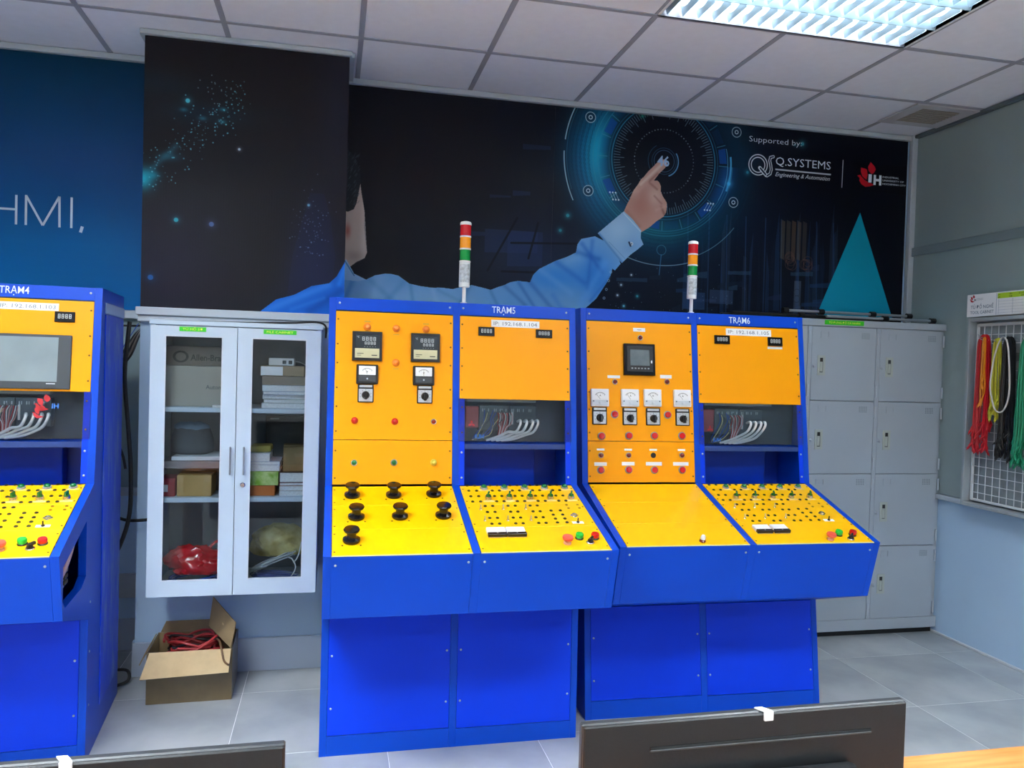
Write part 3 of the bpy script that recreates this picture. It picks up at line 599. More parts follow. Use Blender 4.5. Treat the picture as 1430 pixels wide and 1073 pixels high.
def meter(S, par, u, v, w, h, white=False, ang=.5):
    o = ob('analog_meter', cached('me%.3f%.3f%d' % (w, h, white), lambda: MB().slab(w, h, .014, .004, .002).mesh('analog_meter', WHITEP if white else BLACK)), par, S @ T((u, v, .001)))
    if white:
        ob('dial', cached('di%.3f' % w, lambda: MB().slab(w*.90, h*.52, .0006, .002, .0002, cy=h*.19, z0=.014).mesh('dial', PAPER)), o)
        def lower():
            b = MB(); b.slab(w*.9, h*.30, .002, .002, .0008, cy=-h*.28, z0=.014); b.lathe([(w*.09, .014), (w*.09, .018), (w*.05, .019), (0, .019)], 12, T((0, -h*.28, 0))); return b.mesh('meter_cover', mat('pale grey plastic', '#C9D2DA', .4))
        ob('meter_cover', cached('mlo%.3f' % w, lower), o)
        for sx in (-1, 1): ob('screw', cached('mscr', lambda: MB().cyl(.003, .014, .0165, 10).mesh('screw', DGREY)), o, T((sx*w*.38, -h*.20, 0)))
        cy, R = -h*.08, w*.36
    else:
        ob('dial', cached('dib%.3f' % w, lambda: MB().slab(w*.78, h*.46, .0006, .002, .0002, cy=h*.19, z0=.014).mesh('dial', PAPER)), o)
        ob('meter_cover', cached('mcv%.3f' % w, lambda: MB().slab(w*.80, h*.30, .003, .002, .001, cy=-h*.24, z0=.014).mesh('meter_cover', DGREY)), o)
        ob('screw', cached('mscw', lambda: MB().cyl(.0035, .017, .0185, 10).mesh('screw', STEEL)), o, T((0, -h*.24, 0)))
        cy, R = -h*.02, w*.30
    def sc():
        b = MB()
        for i in range(13):
            a = PI*(.22+.56*i/12); L_ = R*(.12 if i % 3 else .2)
            b.box(R-L_, R, -.0004, .0004, .0147, .0150, T((0, cy, 0)) @ RZ(a))
        b.prism([(R*math.cos(PI*t)*s_, cy+R*math.sin(PI*t)*s_) for s_, seq in ((1.02, [.22+.056*i for i in range(11)]), (.98, [.78-.056*i for i in range(11)])) for t in seq], .0147, .0150)
        return b.mesh('scale_marks', INK)
    ob('scale_marks', cached('msc%.3f%d' % (w, white), sc), o)
    ob('needle', cached('mnd%.3f%d%.2f' % (w, white, ang), lambda: MB().box(0, R*.9, -.0005, .0005, .0148, .0154, T((0, cy, 0)) @ RZ(PI*ang)).mesh('needle', INK)), o)
    ob('lettering', cached('mA%.3f%d' % (w, white), lambda: text_mesh('A' if white else 'V', h*.09, INK, None, .02, .0150)), o, T((0, h*.12, 0)))
    return o
def label_strip(S, par, u0, v0, u1, v1, s=None, name='label_strip', n=.001, m_=None, tm=None, fill=.6, w=None):
    o = ob(name, MB().box(-(u1-u0)/2, (u1-u0)/2, -(v1-v0)/2, (v1-v0)/2, 0, .0006).mesh(name, m_ or PAPER), par, S @ T(((u0+u1)/2, (v0+v1)/2, n)))
    if s: ob('lettering', text_mesh(s, (v1-v0)*fill, tm or INK, w or (u1-u0)*.9, 0, .0009), o)
    return o
def display(S, par, u0, v0, u1, v1, s='8888'):
    w, h = u1-u0, v1-v0
    o = ob('digital_display', MB().slab(w, h, .006, .002, .001).mesh('digital_display', BLACKG), par, S @ T(((u0+u1)/2, (v0+v1)/2, .001)))
    ob('digits', digits_mesh(s, w*.72, h*.42, DIGIT), o, T((0, h*.05, .0062))); return o
def temp_controller(S, par, r):
    u0, v0, u1, v1 = r; w, h = u1-u0, v1-v0
    o = ob('temperature_controller', MB().prism([(-w/2, -h/2), (w/2, -h/2), (w/2, h/2), (-w/2, h/2)], 0, .012, [[(-w*.41, -h*.41), (w*.41, -h*.41), (w*.41, h*.41), (-w*.41, h*.41)]]).mesh('temperature_controller', BLACK), par, S @ T(((u0+u1)/2, (v0+v1)/2, .001)))
    ob('screen', MB().box(-w*.41, w*.41, -h*.08, h*.41, 0, .009).mesh('screen', mat('smoked screen', '#2E3539', .2)), o)
    ob('lower_cover', MB().box(-w*.41, w*.41, -h*.41, -h*.085, 0, .0105).mesh('lower_cover', CREAM), o)
    ob('digits', digits_mesh('8888', w*.50, h*.13, DIGIT), o, T((w*.06, h*.25, .0092))); ob('digits', digits_mesh('8888', w*.40, h*.10, DIGIT), o, T((w*.10, h*.10, .0092)))
    b = MB()
    for i in range(5): b.box(-w*.1+i*w*.09, -w*.07+i*w*.09, -h*.03, -h*.015, .0105, .011)
    ob('key_marks', b.mesh('key_marks', MGREY), o)
    ob('lettering', text_mesh('°C', h*.06, DIGIT, None, 0, .0093), o, T((-w*.31, h*.31, 0)))
    b = MB(); b.box(-w*.34, -w*.12, -h*.27, -h*.25, .0105, .011); b.box(-w*.34, -w*.2, -h*.33, -h*.315, .0105, .011); b.box(w*.15, w*.34, -h*.33, -h*.30, .0105, .011); ob('print_marks', b.mesh('print_marks', INK), o)
def mushroom(S, par, u, v):
    """black spool-shaped panel post with a chrome shine and four fixing screws"""
    o = ob('panel_post', cached('post', lambda: MB().lathe([(.028, 0), (.030, .004), (.029, .010), (.018, .016), (.0155, .024), (.017, .032), (.026, .039), (.0275, .044), (.025, .048), (0, .049)], 26).mesh('panel_post', BLACKG)), par, S @ T((u, v, .002)))
    for sx in (-1, 1): ob('screw', cached('pscr', lambda: MB().lathe([(.0035, 0), (.0035, .0015), (.001, .0025)], 8).mesh('screw', DSCREW)), o, T((sx*.030, -.030, 0)))
    return o
# operator board: sockets, lamps, switches. f maps the reference bay to this bay
def io_board(S, par, f, gone=None):
    def P(u, v): return f(u, v)
    def sock():
        b = MB(); b.lathe([(.0066, 0), (.0066, .0018), (.0056, .0026), (.0034, .0024), (.0028, .0006), (0, .0006)], 12); return b.mesh('socket', BLACK)
    A = [.553, .584, .647, .676, .729, .758, .812, .841, .896, .925]; B = [.595, .624, .684, .712, .771, .799]; C = [.843, .880]
    for rows, cols in (([.528, .480, .431, .385], A), ([.346, .297, .249, .204], B), ([.302, .268, .236, .206], C)):
        for r_ in rows:
            for c_ in cols: ob('socket', cached('sock', sock), par, S @ T((*P(c_, r_), .0015)))
    for i, u in enumerate([.617, .700, .783, .866, .951]):
        label_strip(S, par, *P(u-.022, .480), *P(u+.022, .492), m_=mat('peach label', '#EFC87A', .6))
        lamp(S, par, *P(u, .503), GRN, None, r=.0128, bez=MGREY)
        label_strip(S, par, *P(u-.022, .383), *P(u+.022, .396), m_=mat('peach label', '#EFC87A', .6))
        def ks():
            b = MB(); b.lathe([(.0138, 0), (.0138, .008), (.012, .012), (.012, .014)], 18); return b.mesh('rotary_switch', CHROME)
        o = ob('rotary_switch', cached('ks', ks), par, S @ T((*P(u, .405), .0015)))
        ob('lever', cached('kl', lambda: MB().cbox(-.0036, .0036, -.011, .011, .013, .031, .0015).cyl(.0095, .013, .019, 14).mesh('lever', GRN)), o, RZ(-.35))
    def tog():
        b = MB(); b.lathe([(.006, 0), (.006, .002), (.004, .003), (.004, .006)], 10); b.rod((0, 0, .005), (0, .006, .019), .0021, 8); return b.mesh('toggle_switch', CHROME)
    for v in (.318, .227):
        for u in (.573, .659, .747): ob('toggle_switch', cached('tog', tog), par, S @ T((*P(u, v), .0015)))
    for v in (.349, .321):
        for u in (.918, .962): ob('terminal_ring', cached('tring', lambda: MB().lathe([(.0055, 0), (.0055, .0018), (.003, .002), (.003, 0)], 12).mesh('terminal_ring', mat('brass', '#B08A3A', .35, metal=.8))), par, S @ T((*P(u, v), .0015)))
    def xlr():
        b = MB(); b.slab(.026, .026, .002, .003, .0005); b.lathe([(.010, .002), (.010, .006), (.007, .006), (.007, .003), (0, .003)], 14); return b.mesh('round_connector', CHROME)
    ob('round_connector', cached('xlr', xlr), par, S @ T((*P(.924, .261), .0015)) @ RZ(PI/4))
    label_strip(S, par, *P(.900, .196), *P(.944, .214))
    ob('toggle_switch', cached('togb', lambda: MB().lathe([(.006, 0), (.006, .003), (.003, .004)], 10).rod((0, 0, .003), (0, .003, .017), .0025, 8).mesh('toggle_switch', BLACK)), par, S @ T((*P(.922, .205), .002)), 'black toggle switch')
    for k in (0, 1):
        o = ob('panel_meter', cached('pm', lambda: MB().cbox(-.034, .034, -.028, .028, 0, .014, .002).mesh('panel_meter', WHITEP)), par, S @ T((*P(.597+.071*k, .128), .0015)))
        ob('meter_cover', cached('pmb', lambda: MB().cbox(-.0345, .0345, -.0285, -.012, .002, .0155, .0015).mesh('meter_cover', BLACK)), o)
        ob('dial', cached('pmd', lambda: MB().box(-.029, .029, -.010, .022, .014, .0146).mesh('dial', PAPER)), o)
        ob('screw', cached('pms', lambda: MB().cyl(.003, .0155, .0165, 8).mesh('screw', STEEL)), o, T((0, -.020, 0)))
    o = ob('emergency_stop', cached('esb', lambda: MB().lathe([(.014, 0), (.014, .004), (.010, .006), (.010, .014)], 20).mesh('emergency_stop', mat('pale collar', '#D9A08C', .5))), par, S @ T((*P(.838, .052), .0015)), 'faded red mushroom stop button')
    ob('button_cap', cached('esc', lambda: MB().lathe([(.010, .013), (.0185, .017), (.020, .023), (.018, .028), (.008, .030), (0, .030)], 22).mesh('button_cap', PINK)), o)
    for u, v, m_, l_ in ((.892, .086, GRNB, 'bright green push button'), (.950, .084, RED, 'red push button')):
        o = ob('push_button', cached('pbb', lambda: MB().lathe([(.0155, 0), (.0155, .003), (.0135, .005), (.0135, .007)], 20).mesh('push_button', BLACK)), par, S @ T((*P(u, v), .0015)), l_)
        ob('button_cap', cached('pbc'+m_.name, lambda: MB().lathe([(.0132, .004), (.0145, .010), (.0145, .017), (.013, .020), (0, .0205)], 20).mesh('button_cap', m_)), o)
    o = ob('selector_knob', cached('slb', lambda: MB().lathe([(.0145, 0), (.0145, .004), (.0125, .0065), (.0105, .0065)], 20).mesh('selector_knob', CHROME)), par, S @ T((*P(.922, .050), .0015)), 'black lever selector in a chrome ring')
    ob('lever', cached('sll', lambda: MB().lathe([(.010, .003), (.010, .012), (.009, .014)], 16).cbox(-.0045, .0045, -.008, .020, .011, .022, .002, RZ(-.7)).mesh('lever', BLACK)), o)
def wires(par, x0, x1, d, z0, z1, unit):
    """controller, terminal strips and loose wires behind the acrylic window (frame: x, depth, z)"""
    w = x1-x0
    bp = ob('mounting_plate', MB().cbox(x0+.002, x1-.002, d+.105, d+.11, z0-.01, z1+.03, .001).mesh('mounting_plate', mat('dark mounting plate', '#2E3A48', .5, noise=.1, nscale=6)), par)
    ob('cable_duct', MB().cbox(x0+.035, x1-.14, d+.06, d+.10, z1-.016, z1+.02, .002).mesh('cable_duct', mat('grey duct', '#A7AFB2', .5)), par)
    o = ob('controller_module', MB().cbox(x0+.03, x0+.085, d+.055, d+.104, z0+.05, z1-.035, .002).mesh('controller_module', mat('faded red module', '#9A4A4E', .45)), par, None, 'faded red controller module')
    ob('controller_module', MB().cbox(x0+.088, x0+.21, d+.06, d+.104, z0+.04, z1-.03, .002).mesh('controller_module', mat('grey green module', '#4E5B60', .45)), par)
    ob('controller_module', MB().cbox(x0+.212, x0+.33, d+.06, d+.104, z0+.04, z1-.03, .002).mesh('controller_module', mat('slate module', '#3F4B55', .45)), par)
    b = MB()
    for i in range(9):
        x = x0+.10+.0245*i
        b.box(x, x+.004, d+.0585, d+.0600, z1-.055, z1-.043)
        if i % 3 != 1: b.box(x+.008, x+.011, d+.0585, d+.0600, z1-.055, z1-.043)
    ob('terminal_marks', b.mesh('terminal_marks', mat('grey print', '#A9B4B8', .6)), par)
    ob('cable_comb', MB().cbox(x0+.222, x0+.230, d+.050, d+.058, z0+.065, z1-.055, .001).mesh('cable_comb', mat('pale comb', '#C3C8C8', .5)), par)
    for i in range(4):
        xe = x0+.250+.026*i-(.004 if i > 2 else 0); b = MB()
        b.tube([(xe, d+.055, z1-.095), (xe+.004, d+.030, z1-.088), (xe+.003, d+.022, z1-.105), (xe-.014, d+.026, z1-.135), (xe-.045, d+.032, z0+.036-.004*i), (x0+.17+.022*i, d+.048, z0+.016-.003*i), (x0+.12+.02*i, d+.06-.004*i, z0-.002)], .0058, 8, 4); ob('grey_cable', b.mesh('cable', WIREW), par)
    rr = random.Random(unit)
    for i in range(9):
        x = x0+.165+.007*i; c_ = [WIRER, WIREW, mat('pink cable', '#C98C8C', .5)][i % 3]; b = MB()
        b.tube([(x, d+.058, z1-.060), (x+.004*rr.uniform(-1, 1), d+.038, z1-.075), (x-.004, d+.036, z1-.105), (x0+.17+.004*i, d+.045, z0+.05), (x0+.165+.003*i, d+.06, z0+.0)], .0017, 5, 3); ob('wire', b.mesh('wire', c_), par)
    for i in range(7):
        b = MB(); x = x0+.10+.012*i
        b.tube([(x+.01, d+.058, z1-.05-.01*(i % 3)), (x+.012*rr.uniform(-1, 1), d+.035, z1-.085), (x-.01+.01*rr.uniform(-1, 1), d+.035, z0+.06), (x-.03, d+.05, z0+.02), (x0+.06+.03*rr.random(), d+.06, z0)], .0019, 5, 3)
        ob('wire', b.mesh('wire', [WIREBL, mat('cream cable', '#CFC79A', .5), DGREY, WIREBL][i % 4]), par)
def tri_logo(s):
    b = MB()
    for a in (PI/2, PI/2+2*PI/3, PI/2+4*PI/3):
        M_ = RZ(a); b.prism([(0, 0), (s*.5, s*.29), (s, 0), (s*.5, -s*.29)], 0, .0005, M=M_)
    return b.mesh('emblem', mat('red emblem', '#B8202A', .5))
def flame_mesh(s, m_):
    b = MB(); k = s/.15
    P_ = [[(.085, .10), (.078, .125), (.095, .155), (.125, .13), (.134, .113), (.12, .09), (.105, .083)], [(.077, .08), (.07, .11), (.05, .115), (.027, .117), (.029, .09), (.04, .065), (.07, .045)], [(.0, .067), (.022, .073), (.052, .045), (.074, .035), (.08, .029), (.097, .029), (.124, .019), (.09, .007), (.06, .002), (.032, .017), (.017, .037), (.02, .053)]]
    for p in P_: b.prism([(x*k, y*k) for x, y in p], 0, .0005)
    return b.mesh('emblem', m_)
FLM = mat('crimson print', '#B3101C', .5)
SCUFF = mat('scuffed blue enamel', '#0040D0', .42, spec=.3)
_n = SCUFF.node_tree; _b = _n.nodes['Principled BSDF']; _tc = _n.nodes.new('ShaderNodeTexCoord'); _mp = _n.nodes.new('ShaderNodeMapping'); _mp.inputs['Scale'].default_value = (1, 9, 2.2); _mp.inputs['Location'].default_value = (0, .3, .45)
_nz = _n.nodes.new('ShaderNodeTexNoise'); _nz.inputs['Scale'].default_value = 1.6; _nz.inputs['Detail'].default_value = 9; _nz.inputs['Roughness'].default_value = .7; _cr = _n.nodes.new('ShaderNodeValToRGB')
_cr.color_ramp.elements[0].position = .50; _cr.color_ramp.elements[0].color = (*srgb('#0040D0'), 1); _cr.color_ramp.elements[1].position = .72; _cr.color_ramp.elements[1].color = (*srgb('#7F9AC0'), 1)
_n.links.new(_tc.outputs['Object'], _mp.inputs[0]); _n.links.new(_mp.outputs[0], _nz.inputs[0]); _n.links.new(_nz.outputs['Fac'], _cr.inputs[0]); _n.links.new(_cr.outputs[0], _b.inputs['Base Color'])
# ================================================================== control stations
def station(unit, label, X, Y, rot, Wd, P, pb, title, ip, header_v, seam_v, win_v, hole=False):
    """two bays on one folded steel desk. P = side profile (depth, height); pb = (inner edge left bay, left/right edge middle post, inner edge right bay)"""
    root = thing('control_station', label, 'control station', T((X, Y, 0)) @ RZ(rot), 'blue and yellow training stations')
    DB = {4: .65, 5: .565, 6: .56}[unit]
    zt = P['t'][1]
    def S(a, b):
        A, B = P[a], P[b]; return frame((0, A[0], A[1]), (1, 0, 0), (0, B[0]-A[0], B[1]-A[1]))
    SU, SCN, SF, SB = S('cb', 't'), S('cft', 'cb'), S('cfb', 'cft'), S('b', 'bt')
    ln = lambda a, b: math.hypot(P[b][0]-P[a][0], P[b][1]-P[a][1])
    LU, LC, LF, LB = ln('cb', 't'), ln('cft', 'cb'), ln('cfb', 'cft'), ln('b', 'bt')
    prof = [P['b'], P['bt'], P['cfb'], P['cft'], P['cb'], P['t'], (DB, zt), (DB, 0)]
    YZ = Matrix(((0, 0, 1, 0), (1, 0, 0, 0), (0, 1, 0, 0), (0, 0, 0, 1)))    # (depth, z, x) -> (x, depth, z)
    inner = [(P['b'][0]+.03, .04), (P['bt'][0]+.03, P['bt'][1]), (P['cfb'][0]+.03, P['cfb'][1]+.03), (P['cft'][0]+.035, P['cft'][1]-.01), (P['cb'][0]+.03, P['cb'][1]-.02), (P['t'][0]+.02, zt-.03), (DB-.03, zt-.03), (DB-.03, .04)]
    # side panels: a full cheek (the left station's right cheek has an access opening under the desk)
    for k, x in enumerate((0, Wd-.026)):
        holes = []
        if hole and k: holes = [[(-.372, .705), (-.372, .815), (-.105, .880), (-.030, .900), (-.030, .700), (-.10, .676), (-.34, .676)]]
        ob('side_panel', MB().prism(prof, x, x+.026, holes, YZ).mesh('side_panel', BLUE), root)
    xm0, xm1 = pb[1], pb[2]
    ob('middle_post', MB().prism(prof, xm0, xm1, [], YZ).mesh('middle_post', BLUE), root)
    ob('back_sheet', MB().box(.026, Wd-.026, DB-.012, DB-.002, .03, zt-.02).mesh('back_sheet', BLUE), root)
    ob('top_sheet', MB().box(.026, Wd-.026, P['t'][0], DB-.002, zt-.012, zt-.001).mesh('top_sheet', BLUE), root)
    for bay, (a, b_) in enumerate(((.0262, xm0-.0002), (xm1+.0002, Wd-.0262))):
        w = b_-a; c_ = (a+b_)/2
        # lower front: kick plate and panel
        kick = .075 if bay == 0 else .07
        ob('kick_plate', MB().cbox(a, b_, 0, kick, -.004, .0, .001, M=SB).mesh('kick_plate', BLUE), root)
        ob('lower_panel', MB().cbox(a+.001, b_-.001, kick+.002, LB-.002, -.004, .0008, .001, M=SB).mesh('lower_panel', BLUE2), root)
        for v in (.38*LB/.528, .18*LB/.528):
            for u in (a+.014, b_-.014): screw(SB, root, u, v)
        # underside and front of the desk
        ob('desk_underside', MB().add([(a, P['bt'][0], P['bt'][1]), (b_, P['bt'][0], P['bt'][1]), (b_, P['cfb'][0], P['cfb'][1]), (a, P['cfb'][0], P['cfb'][1])] + [(a, P['bt'][0], P['bt'][1]+.004), (b_, P['bt'][0], P['bt'][1]+.004), (b_, P['cfb'][0]+.002, P['cfb'][1]+.004), (a, P['cfb'][0]+.002, P['cfb'][1]+.004)], [(0, 3, 2, 1), (4, 5, 6, 7), (0, 1, 5, 4), (2, 3, 7, 6)]).mesh('desk_underside', BLUE), root)
        ob('desk_front', MB().cbox(a, b_, 0, LF-.003, -.004, .0, .001, M=SF).mesh('desk_front', BLUE), root)
        for u in (a+.014, b_-.014): screw(SF, root, u, LF-.032)
        # yellow console plates in three strips
        cuts = [0, .178, .363, LC-.010]
        for i in range(3):
            v0, v1 = cuts[i]+(.001 if i else .002), cuts[i+1]
            ob('console_plate', MB().cbox(a+.002, b_-.002, v0, v1, -.002, .0015, .0006, M=SCN).mesh('console_plate', YEL2), root)
            for v in (v0+.025, v1-.03):
                for u in (a+.010, b_-.010): screw(SCN, root, u, v, dark=True)
        ob('plate_edge', MB().box(a+.001, b_-.001, 0, .003, -.001, .0018, M=SCN).mesh('plate_edge', YEDGE), root, None, 'bare pale front edge of the console')
        # header
        hv = header_v
        ob('header_bar', MB().cbox(a, b_, hv+.004, LU, -.004, .0005, .001, M=SU).mesh('header_bar', BLUE), root)
        ob('header_gap', MB().box(a, b_, hv, hv+.004, -.006, -.003, M=SU).mesh('header_gap', BLACK), root)
        for u in (a+.014, b_-.014): screw(SU, root, u, hv+.032)
        if bay == 0:
            ob('meter_panel', MB().cbox(a+.001, b_-.001, seam_v+.001, hv-.001, -.003, .001, .0006, M=SU).mesh('meter_panel', YEL), root)
            ob('meter_panel', MB().cbox(a+.001, b_-.001, .005, seam_v-.001, -.003, .001, .0006, M=SU).mesh('meter_panel', YEL), root)
            for v in (.655, .556, .481, .383, .309, .212, .136, .03):
                for u in (a+.010, b_-.010): screw(SU, root, u, v*hv/.688, dark=True)
        else:
            w0, w1 = win_v
            ob('display_panel', MB().cbox(a+.001, b_-.001, w1, hv-.001, -.003, .001, .0006, M=SU).mesh('display_panel', YEL), root)
            for v in (.653, .555, .481, .384):
                for u in (a+.010, b_-.010): screw(SU, root, u, v*hv/.688, dark=True)
            # flanges, ledge, niche
            for u in (a, b_-.022):
                ob('flange', MB().box(u, u+.022, .0, w1, -.004, -.001, M=SU).mesh('flange', BLUE2), root)
                for v in (w0-.045, .03): screw(SU, root, u+.011, v, n=-.001)
            for u in (a+.011, b_-.011):
                for v in (w0+.035, w1-.035): screw(SU, root, u, v, n=.0035, dark=True)
            d0 = P['cb'][0]; dz = (P['t'][0]-P['cb'][0])/(zt-P['cb'][1])
            zc = P['cb'][1]
            ledge_z = zc+(w0-.012)
            ob('equipment_ledge', MB().cbox(a+.002, b_-.002, d0+.03, d0+.20, ledge_z-.006, ledge_z, .001).mesh('equipment_ledge', BLUE), root)
            ob('equipment_ledge_lip', MB().cbox(a+.0225, b_-.0225, d0+.024, d0+.03, ledge_z-.022, ledge_z, .001).mesh('equipment_ledge_lip', mat('slate blue sheet', '#233C7C', .35)), root)
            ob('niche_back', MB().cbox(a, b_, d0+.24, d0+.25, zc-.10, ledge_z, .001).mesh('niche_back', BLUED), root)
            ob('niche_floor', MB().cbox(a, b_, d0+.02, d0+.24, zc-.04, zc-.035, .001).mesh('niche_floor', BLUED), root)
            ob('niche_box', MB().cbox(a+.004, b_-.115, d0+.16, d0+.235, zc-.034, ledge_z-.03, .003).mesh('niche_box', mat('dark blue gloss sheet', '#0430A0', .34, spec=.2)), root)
            wires(root, a, b_, d0+.012, zc+w0, zc+w1, unit)
            o = ob('acrylic_window', MB().cbox(a-.004, b_+.004, w0, w1-.001, .001, .0035, .0006, M=SU).mesh('acrylic_window', PERSPEX), root, None, 'clear acrylic cover over the wiring')
            SW = SU @ T((0, 0, .0037))
            if unit == 4:
                ob('emblem', flame_mesh(.062, FLM), root, SW @ T((a+.28, w1-.075, 0)))
                ob('lettering', text_mesh('IH', .018, mat('blue print', '#2C6CC0', .5), None, .03), root, SW @ T((a+.352, w1-.055, 0)))
                ob('emblem', flame_mesh(.05, FLM), root, SW @ T((a+.275, w0+.075, 0)))  # smaller second flame draws the emblem's reflection as print
            else:
                ob('emblem', tri_logo(.016), root, SW @ T((a+.050, w0+.070, 0)))
                ob('lettering', text_mesh('IUH', .016, mat('blue print', '#2C6CC0', .5), None, .03), root, SW @ T((a+.082, w0+.020, 0)))
    return root, SU, SCN, SF, SB
PR5 = {'t': (.186, 1.752), 'cb': (.086, 1.017), 'cft': (-.428, .865), 'cfb': (-.366, .642), 'bt': (.016, .528), 'b': (0, 0)}
PR6 = {'t': (.262, 1.771), 'cb': (.149, .990), 'cft': (-.372, .827), 'cfb': (-.306, .590), 'bt': (.062, .467), 'b': (0, 0)}
def title_ip(root, SU, tr, ts, ir, ips, hv):
    o = ob('title_lettering', text_mesh(ts, (tr[3]-tr[1])*.80, LETTER, tr[2]-tr[0], .004, .0012), root, SU @ T(((tr[0]+tr[2])/2, (tr[1]+tr[3])/2+.002, 0)))
    label_strip(SU, root, *ir, s=ips, name='address_label', fill=.52, tm=mat('grey ink', '#6F7480', .6))
# station 5 (centre left)
s5, SU, SCN, SF, SB = station(5, 'blue and yellow control station lettered TRẠM5 in the centre of the room', -.018, 3.080, .003, 1.0145, PR5, (.493, .494, .521), 'TRẠM5', '', .688, .178, (.176, .348))
title_ip(s5, SU, (.655, .701, .754, .735), 'TRẠM5', (.652, .648, .857, .677), 'IP: 192.168.1.104', .688)
for u, v in [(.149, .627), (.264, .625), (.383, .626), (.264, .487)]: lamp(SU, s5, u, v, ORL, 'orange indicator lamp', bez=ORL, r=.0125); label_strip(SU, s5, u-.012, v+.020 if v > .6 and u != .264 else v-.026, u+.012, v+.024 if v > .6 and u != .264 else v-.023, m_=mat('faint print', '#C79A3C', .6))
for r_ in [(.092, .491, .208, .607), (.323, .493, .439, .607)]: temp_controller(SU, s5, r_)
for (u0, v0, u1, v1), a in zip([(.110, .398, .194, .475), (.332, .398, .417, .475)], (.6, .5)): meter(SU, s5, (u0+u1)/2, (v0+v1)/2, u1-u0, v1-v0, ang=a)
for u0, v0, u1, v1 in [(.116, .325, .179, .397), (.350, .325, .411, .397)]: sel_switch(SU, s5, (u0+u1)/2, (v0+v1)/2, .062, .071)
lamp(SU, s5, .107, .254, RED, 'red lamp', bez=RED, r=.0115); lamp(SU, s5, .263, .252, RED, 'red lamp', bez=RED, r=.0115); lamp(SU, s5, .417, .253, REDD, 'dark red lamp in a chrome ring', r=.0105)
lamp(SU, s5, .108, .089, GRN, 'dark green lamp', r=.0115); lamp(SU, s5, .262, .090, GRN, 'dark green lamp', bez=MGREY, r=.0115); lamp(SU, s5, .418, .091, YLENS, 'pale yellow lamp', bez=YLENS, r=.0115)
for u, v in [(.101, .455), (.256, .453), (.410, .458), (.112, .277), (.267, .278), (.425, .280), (.092, .109)]: mushroom(SCN, s5, u, v-.012)
for r_ in [(.598, .608, .665, .645), (.841, .608, .911, .643)]: display(SU, s5, *r_)
io_board(SCN, s5, lambda u, v: (u, v))
# station 6 (centre right)
s6, SU, SCN, SF, SB = station(6, 'blue and yellow control station lettered TRẠM6 in front of the grey lockers', 1.083, 3.226, -.017, 1.1065, PR6, (.534, .534, .562), 'TRẠM6', '', .732, .188, (.179, .368))
title_ip(s6, SU, (.724, .742, .832, .779), 'TRẠM6', (.707, .690, .939, .722), 'IP: 192.168.1.105', .732)
label_strip(SU, s6, .249, .690, .307, .707, s='MAIN', fill=.4, w=.02); label_strip(SU, s6, .123, .472, .182, .485); label_strip(SU, s6, .375, .477, .431, .493)
for u, v in [(.28, .661), (.156, .455), (.406, .461)]: lamp(SU, s6, u, v, REDD, 'dark red lamp', r=.0115)
o = ob('power_meter', MB().slab(.149, .145, .016, .003, .002).mesh('power_meter', BLACKG), s6, SU @ T((.2725, .5585, .001)))
ob('bezel', MB().prism([(-.062, -.055), (.062, -.055), (.062, .062), (-.062, .062)], .016, .019, [[(-.046, -.028), (.046, -.028), (.046, .045), (-.046, .045)]]).mesh('bezel', BLACK), o)
ob('screen', MB().box(-.046, .046, -.028, .045, .016, .0172).mesh('screen', mat('dull screen', '#5F6A6E', .25, noise=.1, nscale=30)), o)
b = MB(); [b.box(-.042+.0155*i, -.034+.0155*i, -.044, -.038, .019, .0198) for i in range(6)]; ob('keys', b.mesh('keys', MGREY), o); b = MB(); b.box(.052, .058, -.016, -.004, .019, .0196); ob('status_light', b.mesh('status_light', PAPER), o)
for (u0, v0, u1, v1), a in zip([(.042, .342, .124, .421), (.184, .344, .267, .422), (.290, .346, .376, .424), (.434, .346, .520, .426)], (.72, .7, .7, .72)): meter(SU, s6, (u0+u1)/2, (v0+v1)/2, .083, .079, white=True, ang=a)
for u in (.0825, .225, .336, .4785): sel_switch(SU, s6, u, .300, .068, .078)
for u, v in [(.153, .308), (.406, .310), (.090, .210), (.219, .213), (.340, .214), (.473, .215)]: button(SU, s6, u, v, RED, 'red push button', r=.0155, hgt=.012)
for i, (u, v) in enumerate([(.086, .125), (.215, .125), (.334, .126), (.470, .127)]):
    label_strip(SU, s6, u-.018, .146, u+.018, .155)
    if i == 2: ob('empty_lamp_hole', MB().lathe([(.0125, 0), (.0125, .001), (0, .001)], 16).mesh('empty_lamp_hole', BLACK), s6, SU @ T((u, v, .001)), 'round black opening where a lamp is missing')
    else: lamp(SU, s6, u, v, REDD, 'dark red lamp', r=.0115)
for r_ in [(.056, .078, .114, .094), (.184, .080, .244, .096), (.298, .080, .374, .096), (.428, .080, .503, .096)]: label_strip(SU, s6, *r_)
for u, v in [(.085, .060), (.215, .061), (.337, .060), (.470, .061)]: button(SU, s6, u, v, RED, 'red push button', r=.0150, hgt=.012)
o = ob('push_button', MB().lathe([(.013, 0), (.013, .004), (.011, .006), (.011, .010)], 16).mesh('push_button', REDD), s6, SCN @ T((.345, .030, .002)), 'white capped button in a dark red collar'); ob('button_cap', MB().lathe([(.010, .009), (.009, .022), (.005, .028), (0, .029)], 14).mesh('button_cap', WHITEP), o)
display(SU, s6, .647, .646, .724, .687); display(SU, s6, .919, .645, .994, .687); label_strip(SU, s6, .918, .631, .994, .642)
io_board(SCN, s6, lambda u, v: (.592+1.076*(u-.553), .523-1.047*(.525-v)))
